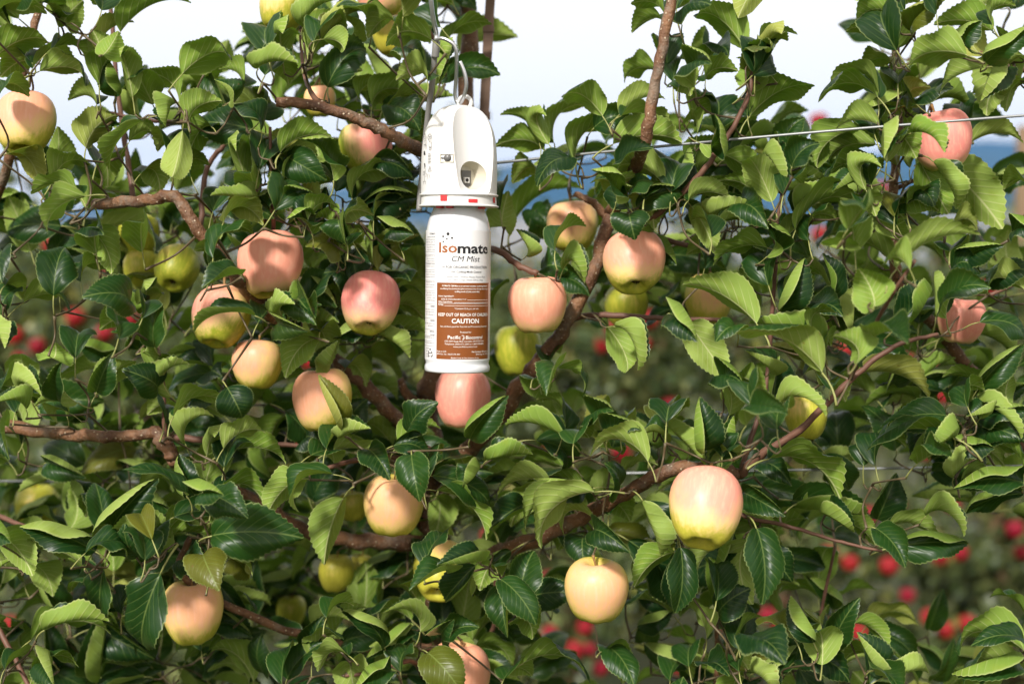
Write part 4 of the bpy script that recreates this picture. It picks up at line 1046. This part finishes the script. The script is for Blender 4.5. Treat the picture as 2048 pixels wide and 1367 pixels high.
# text column beside the panel
SA = R(-41.5)
rows = [(470, 'STATEMENTS', 4, .02), (475.5, 'domestic animals', 3, .01), (480.5, 'absorbed through skin', 3, 0), (485.5, 'contact with skin, eyes or', 3, 0), (490.5, 'wash soap and water', 3, 0), (495.5, 'using tobacco or', 3, 0), (500.5, 'using the toilet', 3, 0),
        (513, 'swallowing, call P.C.C. or', 3, 0), (518, 'doctor to vomit if', 3, 0), (523, 'treatment advice.', 3, 0), (528.5, 'by inhalation: move', 3, 0), (533, 'call poison control', 3, 0), (544, 'contact rinse with water', 3, 0), (549, 'minutes in 5 minutes', 3, 0), (554, 'call poison control', 3, 0),
        (564, 'see emergencies, for', 3, 0), (569, 'label or treatment', 3, 0), (574, 'doctor or treatment.', 3, 0), (585, 'keep off any when', 3, 0), (590, 'name container for', 3, 0), (595, 'call 24 hr 1303', 3, 0), (600, 'hot with Monday', 3, 0),
        (612, 'HAZARDS', 3.6, .02), (618, 'to surface water surface', 3, 0), (623, 'clean of water marks', 3, 0), (628, 'when a cleaning of', 3, 0), (640, 'HAZARDS', 3.6, .02), (645.5, 'heat or flame, spark and', 3, 0), (650.5, 'the fumes to', 3, 0), (661.5, 'DISPOSAL', 3.6, .02), (667.5, 'Storage', 3, .02), (673.5, 'do not reuse this can or', 3, 0), (684, 'may be recycled or disposed', 3, 0)]
for py, body, hgt, bold in rows:
    lettering(body, SA, py, hgt * .85, M_GREYPRINT, label_o, min(52, 1.9 * len(body)), 'r', bold)
stroke_on([[(R(-95), y), (SA, y)] for y in (503.5, 509, 526, 539, 560, 580, 606.5, 634.5, 656.5, 669.5, 679.5, 689)], LR + .35, M_GREYPRINT, 'rule_lines', label_o, .55)
for py, body in ((696, 'may be'), (701.5, 'offer for'), (707, 'recycling'), (712, 'in many')): lettering(body, R(-57), py - 1, 2.6, M_GREYPRINT, label_o, 14, 'r', 0)
# recycling triangle
rc = ang_of(865.5, LR); rr_ = LR
def rp(x, y): return (rc + x / rr_, 703 - y)
stroke_on([[rp(-2.2, 6), rp(0, 8.8), rp(2.2, 6)], [rp(-7, -1), rp(-4.4, 3.6)], [rp(-8, -3), rp(-6, -6.6), rp(-2.2, -6.6)], [rp(2, -6.6), rp(6, -6.6), rp(8, -3)], [rp(7, -1), rp(4.4, 3.6)]], LR + .4, M_BLACK, 'recycling_mark', label_o, 1.9)
lettering('steel', rc, 704.2, 3, M_BLACK, label_o, 9, 'c', .01)
# pictograms on the side of the lid
def lp(px, py): return (ang_of(px, 76), py)
S = []
def rect(x0, y0, x1, y1): S.append([lp(x0, y0), lp(x1, y0), lp(x1, y1), lp(x0, y1), lp(x0, y0)])
def circ(cx, cy, rx, ry): S.append([lp(cx + rx * math.cos(q), cy + ry * math.sin(q)) for q in np.linspace(0, 6.283, 11)])
circ(851, 280, 2.2, 8); circ(862, 282, 3, 9); circ(859, 281, 1.6, 5); rect(850.4, 274, 851.6, 283); rect(860, 276, 863, 280)
S += [[lp(850, 288), lp(850, 300)], [lp(852.3, 292), lp(852.3, 297)], [lp(848.8, 294.5), lp(853, 294.5)], [lp(853.6, 286), lp(853.6, 303)], [lp(860, 293), lp(860, 300), lp(865, 300), lp(865, 290)]]
circ(862.5, 303.5, 2.2, 2.4); rect(849.8, 307, 851.4, 313)
for y in range(313, 333, 3): S.append([lp(858.5, y), lp(863.5 if y % 2 else 865, y)])
S += [[lp(852, 330), lp(850.5, 340), lp(853, 341)], [lp(859, 347), lp(862.4, 337), lp(865.5, 347), lp(859, 347)], [lp(862.3, 341), lp(862.3, 345)], [lp(851, 345), lp(851, 366)], [lp(852.8, 343), lp(852.8, 352)], [lp(848.2, 366), lp(853.5, 366)], [lp(849.2, 372), lp(849.2, 366)], [lp(853, 372), lp(853, 366)],
      [lp(857.5, 352), lp(858.5, 362)], [lp(860.5, 352), lp(863, 361)], [lp(855.5, 350), lp(854, 358)]]
circ(849.4, 350, 1.2, 4)
stroke_on(S, 76.1, M_BLACK, 'pictograms', lid_o, .75)
stroke_on([[lp(849.4, 307), lp(849.4, 314)], [lp(850.4, 307), lp(850.4, 314)], [lp(851.6, 311), lp(851.6, 314)], [lp(850.4, 331), lp(851.8, 338)], [lp(851.4, 331), lp(852.4, 338)]], 76.15, M_BLACK, 'pictograms', lid_o, 2.2)

# ------------------------------------------------------------------ hanger wire, grey sleeve, stake, trellis wires
hang = link('wire_hanger', None, loc=P(872, 80, 1.60))
tag(hang, 'bent steel wire hanger with hook and grey sleeve rod above the canister', 'hanger'); ho = hang.location
def wire(name, pts, wpx, material, parent, sides=10):
    pl = catmull([P(*p) for p in pts], 7); off = parent.location if parent is not None else Vector()
    mb = MB(); mb.tube([q - off for q in pl], [wpx / 2 / F * q.y for q in pl], sides); return link(name, mb.mesh(name, material), parent)
wire('upper_wire', [(850, -160, 1.57), (857, -60, 1.575), (862, 0, 1.58), (867, 40, 1.59), (872.5, 66, 1.60), (872, 84, 1.60)], 9.5, M_STEEL, hang)
wire('hook', [(870, 80, 1.596), (884, 77, 1.59), (899, 83, 1.588), (909, 92, 1.588), (913, 110, 1.59), (912.5, 150, 1.597), (910, 186, 1.603), (914, 204, 1.604), (921, 206, 1.598), (928, 192, 1.592), (932.5, 170, 1.588), (929, 146, 1.586), (920, 123, 1.586)], 7.4, M_STEEL, hang)
wire('sleeve_rod', [(871.5, 84, 1.604), (866, 150, 1.62), (857, 220, 1.65), (849, 300, 1.665), (841, 380, 1.668), (838, 422, 1.668)], 11.5, M_GREYROD, hang, 12)
wire('ferrule', [(873, 82, 1.604), (872, 96, 1.605), (870.5, 114, 1.608)], 15.5, M_GREYROD, hang, 14)

st = link('training_stake', None, loc=P(975, 100, 1.80)); so = st.location
tag(st, 'narrow brown wooden stake standing close behind the hook, beside the trunk', 'stake')
mb = MB(); pl = catmull([P(992, -420, 1.80) - so, P(983, -60, 1.80) - so, P(977, 60, 1.80) - so, P(968, 236, 1.80) - so], 5)
b0 = 0
for q in pl:
    for dx, dy in ((-.0060, -.004), (.0060, -.004), (.0060, .004), (-.0060, .004)): mb.v.append(q + Vector((dx * (1 + .04 * math.sin(q.z * 90)), dy, 0)))
for i in range(len(pl) - 1):
    for k in range(4): a = i * 4 + k; b = i * 4 + (k + 1) % 4; mb.f.append((a, b, b + 4, a + 4)); mb.m.append(0)
e = (len(pl) - 1) * 4; mb.f += [(e, e + 1, e + 2, e + 3), (3, 2, 1, 0)]; mb.m += [0, 0]
link('strip', mb.mesh('strip', M_STAKE, False), st)
mb = MB(); q = P(968, 232, 1.80) - so; mb.box(q, (.0155, .0115, .009)); mb.box(P(977, 60, 1.80) - so, (.0145, .0105, .006)); link('tie_band', mb.mesh('tie_band', M_STAKE, False), st)

def twisted(pts, wpx, nm, lab):
    o = wire(nm, pts, wpx, M_WIRE, None, 8); tag(o, lab, 'wire', 'trellis wires'); return o
twisted([(-700, 500, 2.0), (52, 431, 1.86), (413, 393, 1.80), (688, 359, 1.76), (1000, 325, 1.70), (1500, 276, 1.58), (2048, 231, 1.51), (2760, 178, 1.46)], 5.6, 'trellis_wire', 'upper trellis wire sloping up to the right across the coral apple')
twisted([(-700, 962, 2.02), (150, 962, 1.97), (460, 965, 1.95), (1100, 949, 1.86), (1560, 940, 1.80), (2048, 931, 1.76), (2760, 920, 1.72)], 5.2, 'trellis_wire', 'lower trellis wire level across the picture behind the leaves')

# ------------------------------------------------------------------ orchard rows behind
FARV = [leaf_variant(400 + i, R(f), R(c), .1, 0, .31, 0, rows=5, sec=(-1, 0, 1)) for i, (f, c) in enumerate(((30, 50), (14, 30), (45, 80)))]
def far_crown(seed, n):
    r_ = random.Random(seed); items = []; limbs = []
    wood = MB()
    for k in range(13):
        z0 = r_.uniform(0.35, 1.85); a = r_.choice((0, math.pi)) + r_.uniform(-.7, .7); ln = r_.uniform(.38, .62)
        p0 = Vector((0, 0, z0)); p2 = p0 + Vector((math.cos(a) * ln, math.sin(a) * ln * .8, r_.uniform(-.05, .32))); p1 = p0.lerp(p2, .5) + Vector((0, 0, -.04))
        c = catmull([p0, p1, p2], 5); limbs.append(c); wood.tube(c, [.014 - .0009 * i for i in range(len(c))], 6)
    for k in range(3):
        x = r_.uniform(-.5, .5); y = r_.uniform(-.2, .2); h = r_.uniform(2.3, 2.95) if k == 0 else r_.uniform(2.05, 2.35)
        c = catmull([Vector((x * .4, y, 1.6)), Vector((x, y, 1.95)), Vector((x + r_.uniform(-.1, .1), y, h))], 6); limbs.append(c); wood.tube(c, [.009 - .0005 * i for i in range(len(c))], 5)
    c = [Vector((0, 0, z)) for z in np.linspace(.6, 2.2, 10)]; limbs.append(c)
    for i in range(n):
        c = r_.choice(limbs); p = c[r_.randrange(len(c))] + Vector((r_.gauss(0, .085), r_.gauss(0, .11), r_.gauss(0, .07)))
        a = r_.uniform(0, 6.28); d = Vector((math.cos(a), r_.uniform(-.8, .8), math.sin(a) * .8)).normalized() * r_.uniform(.06, .095)
        vi, M = leaf_matrix(p, p + d, r_.choice('ut'), r_); items.append((vi % 3, M))
    return join_leaves('crown', items, [M_FARLEAF, M_PETIOLE], FARV, seed), wood.mesh('limbs', M_BARK)
FC = [far_crown(500 + s, 3000) for s in range(4)]
TRUNKF = []
for s in range(2):
    mb = MB(); r_ = random.Random(s); mb.tube([Vector((r_.uniform(-.015, .015), r_.uniform(-.02, .02), z)) for z in np.linspace(-.05, 2.25, 9)], [.042 - .0035 * i for i in range(9)], 8); TRUNKF.append(mb.mesh('trunk', M_BARK))
ORD = ['first', 'second', 'third', 'fourth', 'fifth', 'sixth', 'seventh', 'eighth', 'ninth']
brg = random.Random(31)
xs1 = [1.18 + .92 * k for k in range(-5, 3)]
for i, x in enumerate(xs1):
    t = link('orchard_tree', None, loc=(x, 6.1, 0)); t.rotation_euler = (0, 0, brg.choice((0, math.pi)))
    tag(t, 'out-of-focus apple tree with red fruit in the first row behind, %s from the left' % ORD[i], 'tree', 'trees of the row behind')
    cm, wm_ = FC[i % 4]
    link('trunk', TRUNKF[i % 2], t); tag(link('limbs', wm_, t), kind='stuff'); tag(link('crown', cm, t), kind='stuff')
for i in range(13):
    t = link('orchard_tree', None, loc=(-5.6 + .95 * i, 9.9, 0)); t.rotation_euler = (0, 0, brg.choice((0, math.pi)))
    tag(t, 'hazy apple tree in the second row behind, %s from the left, seen through gaps' % (ORD + ['tenth', 'eleventh', 'twelfth', 'thirteenth'])[i], 'tree', 'trees of the second row behind')
    cm, wm_ = FC[(i * 3 + 1) % 4]; link('trunk', TRUNKF[i % 2], t); tag(link('limbs', wm_, t), kind='stuff'); tag(link('crown', cm, t), kind='stuff')
RED_ME = apple_mesh(9, M_RED, 20, .95)
REDS = [(105,490),(222,537),(150,635),(265,640),(75,692),(28,672),(65,752),(345,545),(45,800),(520,1088),(1340,810),(1285,690),(1228,660),(1205,690),(1262,690),(1300,640),(1405,690),(1607,640),(1625,565),(1625,1012),(1480,1214),(1860,1235),(2030,1058),(1880,1112),(1778,1132),(1815,1190),(1935,1246),(1920,1106),(1170,1255),(1100,1266),(1150,1298),(1095,1330),(1060,762),(1638,243),(1502,342),(1455,1245),(1560,1250),(1700,1125),(1960,1330),(1585,1010),(1790,1010),(1850,905),(1980,915),(1740,1030),(1395,600),(1980,575),(1640,470),(1690,700),(1240,900),(1010,1240),(430,1050),(230,1130),(20,1250),(100,1240),(1220,500),(780,700),(1200,1335),(1760,380),(2000,1300),(1905,1010),(330,1160),(1360,1330),(1690,1290)]
for k in range(30): REDS.append((brg.uniform(-250, 2300), brg.uniform(560, 1350)))
for k in range(10): REDS.append((brg.uniform(1040, 2060), brg.triangular(640, 1360, 1250)))
for k, (px, py) in enumerate(REDS):
    Y = brg.uniform(5.4, 5.85); rd = brg.uniform(.032, .039) * (1.0 if k < 63 else .95)
    M = Matrix.Translation(P(px, py, Y)) @ Matrix.Rotation(brg.uniform(-.4, .4), 4, 'X') @ Matrix.Rotation(brg.uniform(-.4, .4), 4, 'Y') @ Matrix.Rotation(brg.uniform(0, 6), 4, 'Z') @ Matrix.Scale(rd, 4)
    if py < 260: reg = ('single blurred red apple high on a tall shoot against the sky', 'red apple against the sky')
    elif px < 900: reg = ('blurred red apple seen through the leaves at the %s left' % ('middle' if py < 850 else 'lower'),) * 2
    elif px < 1560: reg = ('blurred red apple in the %s' % ('open gap right of the canister' if py < 900 else 'shade below the lower right limb, near the centre'),) * 2
    else: reg = ('blurred red apple behind the %s' % ('leafy shoots at the right edge' if py < 900 else 'open lower right corner of the foliage'),) * 2
    tag(link('red_apple', RED_ME, M=M), reg[0], 'apple', 'group of ' + reg[1])
for px, nm in ((2043, 'right edge'), (592, 'left third')):
    g = P(px, 500, 6.35); mb = MB(); mb.tube([Vector((0, 0, -.1)), Vector((0, 0, 1.2)), Vector((.01, 0, 2.4)), Vector((.01, 0, 2.78))], [.045, .044, .043, .042], 12)
    tag(link('trellis_post', mb.mesh('trellis_post', M_POST, sharp=40), loc=(g.x, 6.35, 0)), 'blurred brown wooden trellis post behind, towards the %s' % nm, 'post', 'trellis posts of the row behind')

# ------------------------------------------------------------------ air
mb = MB(); mb.box((0, 1200, 92), (9000, 2500, 186))
me = mb.mesh('haze', [], False)
hm = bpy.data.materials.new('haze_air'); hm.use_nodes = True; nt = hm.node_tree; nt.nodes.clear()
ho_ = nt.nodes.new('ShaderNodeOutputMaterial'); pv = nt.nodes.new('ShaderNodeVolumePrincipled')
pv.inputs['Color'].default_value = (0.13, 0.43, 1.0, 1); pv.inputs['Density'].default_value = 0.00027
nt.links.new(pv.outputs[0], ho_.inputs['Volume'])
me.materials.append(hm)
tag(link('haze', me), kind='stuff')
